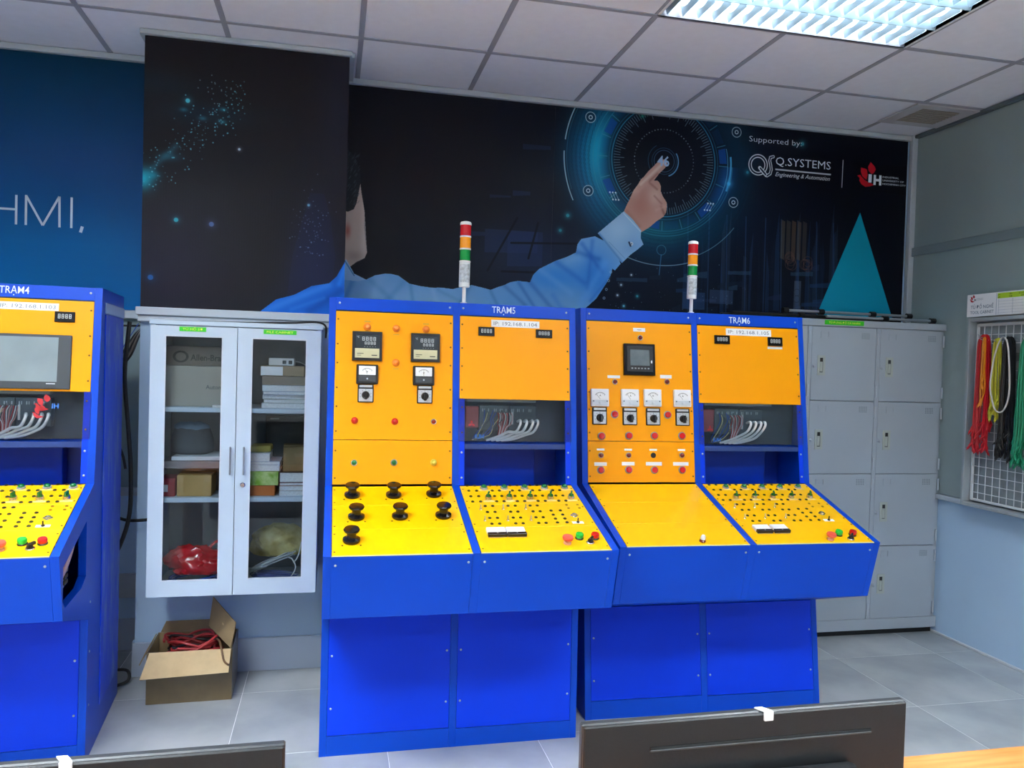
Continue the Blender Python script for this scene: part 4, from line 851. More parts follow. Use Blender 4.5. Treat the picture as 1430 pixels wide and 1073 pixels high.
# station 4 (left edge of the view)
s4, SU, SCN, SF, SB = station(4, 'blue and yellow control station lettered TRẠM4 cut off by the left edge', -1.863, 3.091, .073, 1.0145, PR5, (.493, .494, .521), 'TRẠM4', '', .688, .178, (.166, .343), hole=True)
title_ip(s4, SU, (.668, .701, .767, .735), 'TRẠM4', (.665, .646, .868, .674), 'IP: 192.168.1.103', .688)
display(SU, s4, .856, .604, .925, .644); display(SU, s4, .606, .604, .672, .641)
o = ob('touch_screen', MB().slab(.278, .204, .010, .004, .002).mesh('touch_screen', mat('graphite frame', '#34393E', .35)), s4, SU @ T((.780, .452, .001)))
ob('screen', MB().box(-.118, .095, -.075, .092, .010, .0106).mesh('screen', LCD), o); ob('print_marks', MB().box(.06, .09, -.083, -.081, .010, .0104).mesh('print_marks', PAPER), o)
io_board(SCN, s4, lambda u, v: (u, v))
for k, v in enumerate((.89, .55, .25)): pass
# recessed outer skin and wiring seen through the cheek of station 4
o = ob('side_skin', MB().cbox(1.0145, 1.0185, .235, .625, .12, 1.655, .002).mesh('side_skin', SCUFF), s4)
ob('side_skin_cap', MB().cbox(1.0145, 1.0215, .225, .630, 1.657, 1.70, .003).mesh('side_skin_cap', mat('pale blue strip', '#7C9AD0', .4)), s4)
for z in (.585, .40, .20): ob('screw', screw_mesh(), s4, T((1.0145, .045, z)) @ RY(PI/2))
ob('terminal_rail', MB().cbox(.93, .975, -.20, -.17, .70, .90, .002).mesh('terminal_rail', mat('beige terminal blocks', '#A39A86', .6)), s4)
for i in range(9): ob('terminal_block', MB().cbox(.972, .985, -.205, -.165, .715+.02*i, .728+.02*i, .001).mesh('terminal_block', mat('dark terminals', '#4A4640', .6)), s4)
for i in range(5):
    ob('wire', MB().tube([(.985, -.10-.01*i, .90), (.99, -.11-.015*i, .84), (.985, -.20-.01*i, .77), (.98, -.30-.01*i, .745), (.94, -.37, .74)], .0045, 6, 4).mesh('wire', mat('pink sheathed cable', '#C9A0A0', .5)), s4)
for i in range(4): ob('wire', MB().tube([(.975, -.32+.02*i, .88), (.985, -.33+.02*i, .80), (.97, -.30+.03*i, .72)], .003, 6, 4).mesh('wire', [WIREB, WIREW, WIREB, WIREBL][i]), s4)
# ------------------------------------------------------------------ signal towers standing on the stations
def tower(st_, x, d, z, label):
    M_ = st_.matrix_basis @ T((x, d, z))
    t = thing('signal_tower', label, 'signal light', M_, 'red, amber and green signal towers')
    ob('pole', MB().lathe([(.014, 0), (.014, .004), (.008, .006), (.0075, .070)], 14).mesh('pole', WHITEP), t)
    ob('body', MB().lathe([(.020, .066), (.0225, .068), (.0225, .165), (.0215, .168)], 22).mesh('body', mat('tower body', '#DDE3E6', .4)), t)
    ob('rating_label', MB().prism([(.0228*math.cos(a), .0228*math.sin(a)) for a in [PI*(1.15+.07*i) for i in range(11)]]+[(.0222*math.cos(a), .0222*math.sin(a)) for a in [PI*(1.85-.07*i) for i in range(11)]], .085, .160).mesh('rating_label', mat('pale grey label', '#B4BDC4', .5, noise=.3, nscale=90)), t)
    z0 = .168
    for c_, l_ in ((mat('green signal lens', '#0A8A3C', .15, coat=.6), 'green lens'), (mat('amber signal lens', '#F39A12', .15, coat=.6), 'amber lens'), (mat('red signal lens', '#C81420', .15, coat=.6), 'red lens')):
        ob('spacer_ring', cached('twr', lambda: MB().lathe([(.0215, 0), (.0235, .001), (.0235, .006), (.0215, .007)], 22).mesh('spacer_ring', WHITEP)), t, T((0, 0, z0)))
        def lens():
            b = MB(); k = 40; pr = []
            for i in range(k): a = 2*PI*i/k; r_ = .0222+(.0006 if i % 2 else 0); pr.append((r_*math.cos(a), r_*math.sin(a)))
            b.prism(pr, 0, .044); return b.mesh('lens', c_)
        ob('lens', lens(), t, T((0, 0, z0+.007)), l_); z0 += .051
    ob('cap', MB().lathe([(.0235, 0), (.0235, .008), (.020, .013), (.012, .0155), (0, .016)], 22).mesh('cap', WHITEP), t, T((0, 0, z0)))
tower(s5, .540, .205, 1.752, 'red amber green signal tower standing on the station lettered TRẠM5')
tower(s6, .545, .285, 1.771, 'red amber green signal tower standing on the station lettered TRẠM6')
tower(s4, .500, .205, 1.752, 'signal tower on the leftmost station, half cut off by the left edge')
# ================================================================== hanging file cabinet
FX0, FX1, FZ0, FZ1, FY, FD = -.746, -.050, .482, 1.648, 3.60, .398
fc = thing('file_cabinet', 'white two-door glass file cabinet hung on the column beside the left station', 'cabinet', T((FX0, FY, FZ0)))
w, h, dpt = FX1-FX0, FZ1-FZ0, FD
b = MB(); b.cbox(0, .018, .020, dpt, 0, h, .001); b.cbox(w-.018, w, .020, dpt, 0, h, .001); b.box(.018, w-.018, .021, dpt, 0, .018); b.cbox(-.006, w+.006, .012, dpt, h-.016, h+.004, .002); b.box(.018, w-.018, dpt-.008, dpt, .018, h-.016)
b.box(w/2-.008, w/2+.008, .03, dpt-.01, .018, h-.016)
ob('body', b.mesh('body', CABW), fc)
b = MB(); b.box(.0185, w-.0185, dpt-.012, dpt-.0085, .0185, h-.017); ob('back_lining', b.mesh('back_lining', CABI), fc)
SH1, SH2 = 1.284-FZ0, .898-FZ0
for z in (SH1, SH2):
    ob('shelf', MB().cbox(.0185, w-.0185, .024, dpt-.013, z-.020, z, .001).mesh('shelf', CABW), fc)
def cab_door(x0, x1, px0, px1, hx, mirror):
    d = ob('door', MB().prism([(x0, .0), (x1, .0), (x1, h-.020), (x0, h-.020)], .0, .019, [[(px0, .068), (px1, .068), (px1, 1.104), (px0, 1.104)]], M=frame((0, .019, 0), (1, 0, 0), (0, 0, 1))).mesh('door', CABW), fc)
    ob('pane', MB().box(px0-.004, px1+.004, .012, .015, .064, 1.108).mesh('pane', GLASS), d)
    bd = MB(); bd.prism([(px0-.002, .066), (px1+.002, .066), (px1+.002, 1.106), (px0-.002, 1.106)], .0, .002, [[(px0+.003, .071), (px1-.003, .071), (px1-.003, 1.101), (px0+.003, 1.101)]], M=frame((0, .0005, 0), (1, 0, 0), (0, 0, 1))); ob('glazing_bead', bd.mesh('glazing_bead', mat('bead', '#C9D2DC', .4)), d)
    hb = MB(); hb.cbox(hx-.0035, hx+.0035, -.026, -.018, .520, .640, .002); hb.rod((hx, 0, .530), (hx, -.02, .530), .003); hb.rod((hx, 0, .630), (hx, -.02, .630), .003)
    ob('handle', hb.mesh('handle', mat('satin handle', '#9AA4AE', .3, metal=.7)), d)
    return d
d1 = cab_door(.002, w/2-.0015, .061, .288, .330, 0); d2 = cab_door(w/2+.0015, w-.002, .408, .634, .385, 1)
ob('lock', MB().lathe([(.011, 0), (.011, .003), (.008, .006), (0, .006)], 18, frame((.381, -.0002, .474), (1, 0, 0), (0, 0, 1))).cbox(.3795, .3825, -.0085, -.006, .468, .480, .0005).mesh('lock', CHROME), d2)
LY = mat('yellow lettering', '#F4F25A', .5)
SD = backF(0, -.0002, 0)
label_strip(SD, d1, .115, 1.124, .221, 1.143, s='TỦ HỒ SƠ', name='label', m_=LGREEN, tm=LY, fill=.5, w=.080)
label_strip(SD, d2, .454, 1.124, .590, 1.143, s='FILE CABINET', name='label', m_=LGREEN, tm=LY, fill=.5, w=.110)
# contents
def carton(x0, x1, y0, y1, z0, z1, m_, label, cat='box', name='carton', group=None, rot=0, seam=True):
    t = thing(name, label, cat, T(((x0+x1)/2, (y0+y1)/2, z0)) @ RZ(rot), group)
    hw, hd = (x1-x0)/2, (y1-y0)/2
    ob('body', MB().cbox(-hw, hw, -hd, hd, 0, z1-z0, .0015).mesh('body', m_), t)
    if seam: ob('tape', MB().box(-hw*.999, hw*.999, -.018, .018, z1-z0, z1-z0+.0006).mesh('tape', mat('brown tape', '#8E6F42', .3)), t)
    return t
def book(x0, x1, y0, y1, z0, z1, m_, label, group, rot=0):
    t = thing('book', label, 'book', T(((x0+x1)/2, (y0+y1)/2, z0)) @ RZ(rot), group); hw, hd, tt = (x1-x0)/2, (y1-y0)/2, z1-z0
    b = MB(); b.box(-hw, hw, -hd, hd, 0, .0012); b.box(-hw, hw, -hd, hd, tt-.0012, tt); b.box(-hw, -hw+.0015, -hd, hd, .0012, tt-.0012); ob('cover', b.mesh('cover', m_), t)
    ob('pages', MB().box(-hw+.002, hw-.003, -hd+.002, hd-.002, .0014, tt-.0014).mesh('pages', mat('page block', '#D8DCE0', .8, noise=.1, nscale=200)), t)
s1 = FZ0+SH1; s2 = FZ0+SH2; sf = FZ0+.018
WB = mat('white cover', '#DCE4EE', .45); BB = mat('pale blue cover', '#A9BCD8', .45); GB = mat('grey green cover', '#9FAA98', .5)
z = s1+.0005
top_books = [(.021, WB, 'white book at the bottom of the stack on the cabinet top shelf'), (.017, GB, 'grey green book second from the bottom on the top shelf'), (.019, WB, 'white book in the middle of the top shelf stack'), (.014, BB, 'thin pale blue book under the topmost white book'), (.026, WB, 'thick white book topmost of the stack on the top shelf'), ]
for i, (tt, m_, l_) in enumerate(top_books):
    book(-.298+.006*(i % 2), -.085, 3.66+.006*(i % 3), 3.93, z, z+tt, m_, l_, 'books stacked on the cabinet top shelf', .01*(i % 3-1)); z += tt+.0008
carton(-.300, -.100, 3.67, 3.93, z, z+.040, mat('taupe card', '#84796A', .7), 'taupe flat box lying on the books of the top shelf', seam=False); z += .0405
t = carton(-.308, -.122, 3.665, 3.90, z, z+.044, mat('tan card', '#9C8A6C', .7), 'tan box with a white label half on the cabinet top shelf', seam=False); ob('label', MB().box(-.091, .002, -.1185, -.1176, .002, .041).mesh('label', PAPER), t); z += .0445
t = thing('white_device', 'small white boxed device with two dark sockets topmost on the top shelf', 'device', T((-.222, 3.76, z)))
ob('casing', MB().cbox(-.055, .055, -.05, .05, 0, .034, .003).mesh('casing', WHITEP), t)
for x in (.012, .038): ob('socket', MB().cbox(x-.008, x+.008, -.0515, -.0498, .008, .024, .0005).mesh('socket', DGREY), t)
ob('cable', MB().tube([(.055, 0, .02), (.075, -.01, .018), (.09, -.02, .012), (.105, -.02, .004)], .002, 6).mesh('cable', WIREW), t)
# big carton with the maker's name, upper left
t = carton(-.712, -.412, 3.70, 3.96, s1+.0005, s1+.175, mat('pale beige card', '#A9A59C', .7), 'pale beige carton with faint lettering on the upper left shelf', seam=False)
ob('lettering', text_mesh('Automation', .018, mat('faded ink', '#5E6068', .7), .12, .01, .0002), t, frame((.085, -.1302, .085), (1, 0, 0), (0, 0, 1)))
t = carton(-.700, -.414, 3.705, 3.95, s1+.177, s1+.262, mat('umber card', '#6A6258', .7), 'brown grey carton lettered Allen-Bradley on top of the beige carton', seam=False)
ob('lettering', text_mesh('Allen-Bradley', .026, mat('dark print', '#26241F', .7), .180, .02, .0002), t, frame((.045, -.1227, .036), (1, 0, 0), (0, 0, 1)))
ob('emblem', MB().prism([(.026*math.cos(a)*1.25, .026*math.sin(a)) for a in [2*PI*i/20 for i in range(20)]], 0, .0004, [[(.018*math.cos(a)*1.2, .018*math.sin(a)) for a in [2*PI*i/20 for i in range(20)]]]).mesh('emblem', mat('dark print', '#26241F')), t, frame((-.085, -.1227, .038), (1, 0, 0), (0, 0, 1)))
t = thing('paper_pack', 'small white paper pack at the right end of the upper left shelf', 'paper', T((-.445, 3.655, s1+.0003))); ob('sheets', MB().cbox(-.055, .03, -.02, .03, 0, .010, .001).mesh('sheets', PAPER), t)
# middle shelf left
z = s2+.0005
t = carton(-.712, -.648, 3.66, 3.80, z, z+.078, mat('dark red box', '#8E1620', .5), 'dark red box with white patch at left of the cabinet middle shelf', seam=False); ob('label', MB().box(-.020, .004, -.0712, -.0702, .02, .05).mesh('label', PAPER), t)
carton(-.640, -.500, 3.66, 3.80, z, z+.092, CARD if 0 else mat('tan carton', '#B08E55', .7, noise=.05), 'plain tan cardboard carton at the front of the middle shelf', name='carton')
t = carton(-.712, -.42, 3.82, 3.95, z, z+.118, mat('greyed card', '#7C756C', .7), 'greyed wide carton at the back of the left middle shelf', seam=False)
t = carton(-.708, -.42, 3.67, 3.93, z+.119, z+.150, mat('mauve card', '#8F8488', .7), 'long flat mauve carton laid across the boxes of the middle shelf', seam=False)
t = carton(-.67, -.43, 3.69, 3.93, z+.151, z+.168, WB, 'flat white pack lying on the mauve carton', seam=False)
t = thing('dark_reflection', 'dark grey form with pale blue top standing in for a reflection in the cabinet glass', 'bag', T((-.603, 3.80, z+.168)))  # solid form added in place of a reflection in the glass pane
def reflection_mesh(m_, pr, sx=1, sy=.5, n=24, wob=.06, seed=1):
    r = random.Random(seed); b = MB(); b.lathe(pr, n, Matrix.Diagonal((sx, sy, 1, 1)))
    ph = [r.uniform(0, 6.28) for _ in range(6)]
    b.v = [(x*(1+wob*math.sin(3*math.atan2(y, x)+ph[0]+z_*30)+wob*.6*math.sin(7*math.atan2(y, x)+ph[1]+z_*50)), y*(1+wob*math.sin(4*math.atan2(y, x)+ph[2]+z_*40)), z_*(1+wob*math.sin(5*math.atan2(y, x)+ph[3]))) for x, y, z_ in b.v]
    return b.mesh('bag', m_, sharp=60)
ob('body', reflection_mesh(mat('charcoal reflection', '#454E58', .8), [(.06, 0), (.088, .01), (.092, .05), (.085, .09), (.075, .115), (0, .122)], 1, .6, wob=.02), t)
ob('reflection_top', reflection_mesh(mat('pale blue reflection', '#6F8FA8', .7), [(.076, .112), (.074, .128), (.05, .140), (0, .143)], 1, .6, wob=.03, seed=3), t)
# middle shelf right
t = carton(-.349, -.236, 3.66, 3.80, z, z+.046, mat('orange box', '#C06A2C', .55), 'orange box at the left of the right middle shelf', seam=False)
t = carton(-.350, -.222, 3.655, 3.81, z+.0465, z+.108, mat('lime box', '#7FB02E', .5, noise=.3, nscale=30, col2='#C8D890'), 'lime green patterned box on the orange box', seam=False)
zz = z+.109
for tt, m_, l_ in ((.026, PAPER, 'stack of white paper on the lime green box'), (.015, BB, 'thin pale blue book on the white paper stack'), (.034, WB, 'white book under the yellow case on the middle shelf')):
    book(-.350, -.215 if tt < .03 else -.258, 3.66, 3.85, zz, zz+tt, m_, l_, 'books on the right middle shelf'); zz += tt+.0008
t = thing('yellow_case', 'small dark yellow rounded case topmost on the right middle shelf pile', 'case', T((-.302, 3.76, zz))); ob('shell', MB().cbox(-.045, .045, -.06, .06, 0, .030, .010, seg=2).mesh('shell', mat('mustard', '#A89A4A', .6)), t)
zz = z
for tt, m_, l_ in ((.020, WB, 'white book at the bottom of the right pile, middle shelf'), (.022, mat('cream cover', '#D2CBB4', .6), 'cream book on the bottom white book of the right pile'), (.014, mat('crimson cover', '#8C1A22', .5), 'crimson book in the right pile of the middle shelf'), (.044, mat('dark folder', '#433E42', .6), 'dark folder below the brown carton on the middle shelf')):
    book(-.217, -.085, 3.66, 3.86, zz, zz+tt, m_, l_, 'books on the right middle shelf'); zz += tt+.0008
carton(-.208, -.085, 3.68, 3.86, zz, zz+.108, mat('dull brown card', '#7A6A48', .75), 'dull brown carton on top of the dark folder', rot=.04)
t = thing('grey_panel', 'dark grey equipment panel leaning at the back of the right middle shelf', 'panel', T((-.19, 3.93, z))); ob('plate', MB().cbox(-.11, .11, -.01, .01, 0, .335, .003).mesh('plate', mat('dark panel', '#474B4C', .5)), t); ob('print_marks', MB().box(-.09, -.05, -.0106, -.010, .318, .324).mesh('print_marks', MGREY), t)
# bottom compartment
t = thing('red_plastic_bag', 'crumpled red plastic bag on blue cables in the cabinet bottom', 'bag', T((-.570, 3.77, sf+.046)))
def crumple(m_, rx, ry, rz, seed, amp=.22, sub=4):
    bm = bmesh.new(); bmesh.ops.create_icosphere(bm, subdivisions=sub, radius=1); r = random.Random(seed)
    from mathutils import noise as ns
    off = Vector((r.random()*9, r.random()*9, r.random()*9))
    for v in bm.verts:
        n_ = ns.noise(v.co*1.6+off)*amp+abs(ns.noise(v.co*4+off))*amp*.7; c_ = v.co*(1+n_); v.co = Vector((c_.x*rx, c_.y*ry, max(c_.z, -.55)*rz+rz*.55))
    me = bpy.data.meshes.new('crumple'); bm.to_mesh(me); bm.free(); me.materials.append(m_); me.polygons.foreach_set('use_smooth', [True]*len(me.polygons)); me.set_sharp_from_angle(angle=.6); return me
ob('bag_body', crumple(mat('red plastic film', '#C41420', .22, coat=.6), .118, .08, .075, 5, .35), t)
ob('bag_handle', MB().tube([(.05, .02, .10), (.08, .03, .125), (.12, .02, .13), (.13, .0, .10)], .007, 8).mesh('bag_handle', mat('red plastic film', '#C41420')), t)
t = thing('yellow_plastic_bag', 'dusty yellow plastic bag in the cabinet bottom right', 'bag', T((-.225, 3.84, sf+.10)))
ob('bag_body', crumple(mat('dusty yellow film', '#9A8A3A', .4, noise=.3, nscale=18, col2='#C9BC7A'), .118, .07, .085, 9, .25), t)
def coil_thing(cx, cy, cz, m_, label, n, rx, ry, seed, r=.0028, tilt=.3):
    t = thing('coiled_cable', label, 'cable', T((cx, cy, cz))); q = random.Random(seed); b = MB(); pts = []
    for k in range(n*10):
        a = 2*PI*k/10; s_ = 1+.18*math.sin(k*.37+seed)+.05*q.uniform(-1, 1)
        pts.append((rx*s_*math.cos(a), ry*s_*math.sin(a), .004+.0032*k/10*1.0+abs(tilt)*.03*(1+math.sin(a+seed))))
    b.tube(pts, r, 6, 3); ob('loops', b.mesh('loops', m_), t); return t
coil_thing(-.575, 3.75, sf+.001, WIREBL, 'blue network cable coiled under the red bag', 7, .095, .07, 1)
coil_thing(-.235, 3.74, sf+.001, mat('navy cable', '#233F8C', .5), 'dark blue cable coil at the cabinet bottom right', 7, .09, .06, 4)
coil_thing(-.245, 3.72, sf+.045, mat('grey white cable', '#AEB6BA', .45), 'pale grey cable coil in front of the yellow bag', 6, .085, .045, 8, .0024, 1.2)
t = thing('white_cable', 'single white cable looping up in front of the yellow bag', 'cable', T((0, 0, 0)))
ob('loops', MB().tube([(-.33, 3.66, sf+.012), (-.28, 3.64, sf+.018), (-.22, 3.635, sf+.012), (-.17, 3.64, sf+.03), (-.140, 3.65, sf+.08), (-.155, 3.66, sf+.115), (-.17, 3.67, sf+.12)], .0028, 6).tube([(-.15, 3.66, sf+.10), (-.13, 3.66, sf+.13), (-.118, 3.67, sf+.19)], .0028, 6).mesh('loops', WIREW), t)
# ================================================================== cardboard box with red cables
cb = thing('cardboard_box', 'worn open cardboard box full of red cables under the cabinet', 'box', T((-.575, 3.665, 0)) @ RZ(.02))
BW, BDp, BH = .350, .27, .225; th = .005
TAPE = mat('taped cardboard', '#665536', .32, noise=.16, nscale=10, coat=.5, bump=.3, bscale=30)
ob('front_wall', MB().cbox(-BW/2, BW/2, 0, th, 0, BH, .001).mesh('front_wall', TAPE), cb)
ob('side_wall', MB().cbox(-BW/2, -BW/2+th, th, BDp-th, 0, BH, .001).mesh('side_wall', TAPE), cb); ob('side_wall', MB().cbox(BW/2-th, BW/2, th, BDp-th, 0, BH, .001).mesh('side_wall', TAPE), cb)
ob('back_wall', MB().cbox(-BW/2, BW/2, BDp-th, BDp, 0, BH, .001).mesh('back_wall', CARD), cb); ob('base', MB().box(-BW/2+th, BW/2-th, th, BDp-th, 0, .004).mesh('base', CARD), cb)
def flap(P_, name, label=None, m1=CARDL, m2=TAPE):
    P_ = [Vector(p) for p in P_]; n = (P_[1]-P_[0]).cross(P_[3]-P_[0]).normalized()*.004; b = MB(); N_ = 6
    b.add(P_, [(0, 1, 2, 3)]); b.m = 1; b.add([p-n for p in P_], [(3, 2, 1, 0)]); b.add(P_+[p-n for p in P_], [(0, 4, 5, 1), (1, 5, 6, 2), (2, 6, 7, 3), (3, 7, 4, 0)]); ob(name, b.mesh(name, m1, m2), cb, None, label)
flap([(-BW/2-.010, -.085, .142), (BW/2-.008, -.078, .150), (BW/2-.006, -.001, BH+.002), (-BW/2+.012, -.001, BH)], 'front_flap', 'light brown inner side of the folded-down front flap')
flap([(BW/2+.002, .004, BH), (BW/2+.004, BDp-.02, BH), (BW/2-.080, BDp-.05, BH+.185), (BW/2+.022, .03, BH+.105)][::-1] if 0 else [(BW/2-.006, .0, BH+.004), (BW/2-.115, .16, BH+.055), (BW/2-.100, .165, BH+.185), (BW/2+.012, .01, BH+.112)], 'side_flap', 'raised side flap', CARDL, CARD)
flap([(-BW/2-.002, BDp-.02, BH), (-BW/2-.002, .01, BH), (-BW/2-.030, .02, BH-.06), (-BW/2-.030, BDp-.03, BH-.06)], 'side_flap', None, CARD, CARD)
flap([(-BW/2+.01, BDp+.001, BH), (BW/2-.01, BDp+.001, BH), (BW/2-.03, BDp+.02, BH+.045), (-BW/2+.03, BDp+.02, BH+.045)], 'back_flap', None, CARD, CARD)
rr = random.Random(11)
RCM = mat('dusty red cable', '#A02A2C', .5)
hp = thing('cable_heap', 'heap of dusty red and black cables lying in the cardboard box', 'cables', cb.matrix_basis.copy())
for k in range(34):
    m_ = RCM if k % 4 != 3 else mat('black cable', '#0F1012')
    cx, cy = rr.uniform(-.02, .01), .13+rr.uniform(-.012, .012); rx, ry = rr.uniform(.08, .122), rr.uniform(.06, .09); ph = rr.uniform(0, 6); zc = .10+.0040*k
    pts = [(cx+rx*math.cos(ph+a)*(1+.1*math.sin(3*a)), cy+ry*math.sin(ph+a), zc+.018*math.sin(2*a+ph)) for a in [2*PI*i/16 for i in range(15)]]
    ob('cable', MB().tube(pts, .0055, 7, 3).mesh('cable', m_), hp)
t = thing('brown_cable', 'brown cable hanging over the right edge of the cardboard box', 'cable', cb.matrix_basis.copy()); ob('loop', MB().tube([(.09, .12, .235), (.115, .05, .245), (.130, -.005, .225), (.145, -.045, .19), (.166, -.065, .178)], .0045, 7).mesh('loop', mat('brown cable', '#6E5238', .5)), t)
# ================================================================== lockers
lk = thing('locker_cabinet', 'tall grey steel locker cabinet with square doors behind the right station', 'locker', T((2.13, 4.03, 0)))
LX = lambda x: x-2.13
wl = 3.498-2.13
b = MB(); b.cbox(0, wl, .02, .335, .03, 1.812, .002); b.box(.03, wl-.03, .06, .30, 0, .03); ob('body', b.mesh('body', LOCK), lk)
ob('plinth', MB().cbox(0, wl, .0, .02, .035, .098, .0015).mesh('plinth', LOCK), lk); ob('top_rail', MB().cbox(0, wl, .0, .02, 1.774, 1.812, .0015).mesh('top_rail', LOCK), lk)
ob('toe_gap', MB().box(.01, wl-.01, .03, .04, .0, .034).mesh('toe_gap', BLACK), lk)
cols = [3.038-2*.4375-.0, 3.038-.4375, 3.038]
rows = [(.100, .519), (.523, .937), (.941, 1.352), (1.356, 1.770)]
for cx in cols:
    x0, x1 = LX(cx)+.016, LX(cx)+.4375-.012
    ob('stile', MB().cbox(LX(cx)-.010, LX(cx)+.014, 0, .02, .1, 1.773, .001).mesh('stile', LOCK), lk)
    for z0, z1 in rows:
        d = ob('door', cached('lkdoor%.3f' % (z1-z0), lambda: MB().cbox(0, x1-x0, 0, .018, 0, z1-z0, .0015).mesh('door', LOCK)), lk, T((x0, .001, z0)))
        hh = z1-z0
        S_ = frame((0, -.0002, 0), (1, 0, 0), (0, 0, 1))
        def hand():
            b = MB(); b.prism([(-.024, -.056), (.024, -.056), (.024, .056), (-.024, .056)], 0, .003, [[(-.010, -.040), (.010, -.040), (.010, .042), (-.010, .042)]]); b.cbox(-.011, .006, -.036, .020, .0005, .006, .001); return b.mesh('handle', mat('pale grey handle', '#AFB6AE', .4))
        o = ob('handle', cached('lkh', hand), d, S_ @ T((.062, hh-.218, 0)))
        ob('recess', cached('lkr', lambda: MB().box(-.010, .010, -.040, .042, 0, .0008).mesh('recess', mat('shadowed recess', '#1C2024', .6))), o)
        ob('lock', cached('lkl', lambda: MB().lathe([(.008, 0), (.008, .004), (.006, .006), (0, .006)], 14).cbox(-.0015, .0015, -.010, .002, .006, .011, .0004).mesh('lock', STEEL)), d, S_ @ T((.012, hh-.222, 0)))
        def plate():
            b = MB(); b.prism([(-.026, -.018), (.026, -.018), (.026, .018), (-.026, .018)], 0, .002, [[(-.021, -.013), (.021, -.013), (.021, .020-.004), (-.021, .016)]]); return b.mesh('card_holder', LOCK)
        ob('card_holder', cached('lkp', plate), d, S_ @ T((.080, hh-.045, 0)))
        def ventm():
            b = MB()
            for i in range(5):
                for j in range(4): b.box(-.030+.011*i, -.0255+.011*i, -.016+.009*j, -.0115+.009*j, 0, .0007)
            return b.mesh('vent_holes', mat('vent shadow', '#5E6870', .6))
        ob('vent_holes', cached('lkv', ventm), d, S_ @ T((hh*0+.345, hh-.045, 0)))
        for zz in (hh-.060, .055):
            ob('hinge', cached('lkg', lambda: MB().cyl(.0055, -.033, .033, 10).mesh('hinge', mat('pale hinge', '#B7C0C8', .35))), d, T((x1-x0+.008, -.003, zz)))
label_strip(backF(LX(2.69), -.0003, 1.782), lk, 0, 0, .250, .026, s='TỦ ĐỰNG ĐỒ CÁ NHÂN', name='label', m_=LGREEN, tm=LY, fill=.42, w=.20)
ob('lettering', text_mesh('PERSONAL LOCKER', .007, LY, .20, 0, .0003), lk, backF(LX(2.815), -.0008, 1.7885))
# poles lying on the lockers
POLEM = mat('satin aluminium', '#B4BAC0', .3, metal=.7)
def pole(a, b_, r, m_, label, knobs):
    t = thing('stand_pole', label, 'pole', None, 'folded stand poles on top of the lockers')
    ob('rod', MB().rod(a, b_, r, 10).mesh('rod', m_), t); A, B = Vector(a), Vector(b_)
    for k in knobs:
        p = A.lerp(B, k); d = (B-A).normalized()*.016; ob('collar', MB().rod(p-d, p+d, r*2.1, 12).mesh('collar', BLACK), t)
pole((2.50, 4.14, 1.8605), (3.36, 4.16, 1.8605), .008, POLEM, 'silver stand pole lying nearest the print on the lockers', (.01, .28, .68, .97))
pole((2.72, 4.06, 1.831), (3.43, 4.07, 1.831), .008, POLEM, 'silver stand pole lying along the front of the locker top', (.54, .99))
pole((2.17, 4.12, 1.832), (3.02, 4.11, 1.832), .009, BLACK, 'black stand pole lying crosswise on the locker top', (.5,))
pole((2.16, 4.24, 1.832), (3.28, 4.22, 1.832), .008, BLACK, 'black stand pole at the back of the locker top', (.3, .98))
# ================================================================== tool board on the right wall
tb = thing('tool_board', 'grey framed tool board with white wire mesh on the right wall', 'tool board', rightF(XR-.012, 3.80, .80))
# local: x runs towards the camera, y up, z out of the wall
TW, TH, TD = 1.0, 1.035, .065
GF = mat('grey board frame', '#9FA8AD', .4)
ob('back_plate', MB().box(0, TW, 0, TH, 0, .004).mesh('back_plate', mat('board back', '#8D979B', .5, noise=.15, nscale=12)), tb)
for x0, x1, y0, y1 in ((0, .018, 0, TH), (TW-.018, TW, 0, TH)): ob('frame_side', MB().cbox(x0, x1, y0, y1, .002, TD, .002).mesh('frame_side', GF), tb)
ob('frame_bottom', MB().cbox(.018, TW-.018, 0, .020, .002, TD, .002).mesh('frame_bottom', GF), tb); ob('frame_top', MB().cbox(.018, TW-.018, TH-.020, TH, .002, TD, .002).mesh('frame_top', GF), tb)
WM = mat('white coated wire', '#DDE2E4', .4)
b = MB()
for x0, x1, y0, y1 in ((.024, .036, .03, TH-.03), (TW-.036, TW-.024, .03, TH-.03), (.036, TW-.036, .03, .042), (.036, TW-.036, TH-.042, TH-.03)): b.cbox(x0, x1, y0, y1, .012, .026, .002)
ob('mesh_frame', b.mesh('mesh_frame', WM), tb)
vw = MB().rod((0, .03, 0), (0, TH-.03, 0), .0022, 6).mesh('wire_rod', WM); hw_ = MB().rod((.03, 0, 0), (TW-.03, 0, 0), .0022, 6).mesh('wire_rod', WM)
for k in range(19): ob('wire_rod', vw, tb, T((.075+.048*k, 0, .021)))
for k in range(20): ob('wire_rod', hw_, tb, T((0, .078+.048*k, .0255)))
sg = thing('tool_board_sign', 'white sign with red emblem and lime table header above the tool board', 'sign', rightF(XR-.012, 3.80, 1.84))
ob('board', MB().cbox(-.002, TW, .0, .122, .0, .072, .002).mesh('board', PAPER), sg)
S_ = T((0, 0, .0722))
ob('emblem', flame_mesh(.040, FLM), sg, S_ @ T((.018, .078, 0))); ob('lettering', text_mesh('IH', .010, INK, None, .04, .0006), sg, S_ @ T((.056, .091, 0)))
ob('lettering', text_mesh('INDUSTRIAL UNIVERSITY', .004, mat('slate ink', '#5E7686', .6), .045, 0, .0006), sg, S_ @ T((.09, .097, 0))); ob('lettering', text_mesh('OF HOCHIMINH CITY', .004, mat('slate ink', '#5E7686', .6), .045, 0, .0006), sg, S_ @ T((.09, .090, 0)))
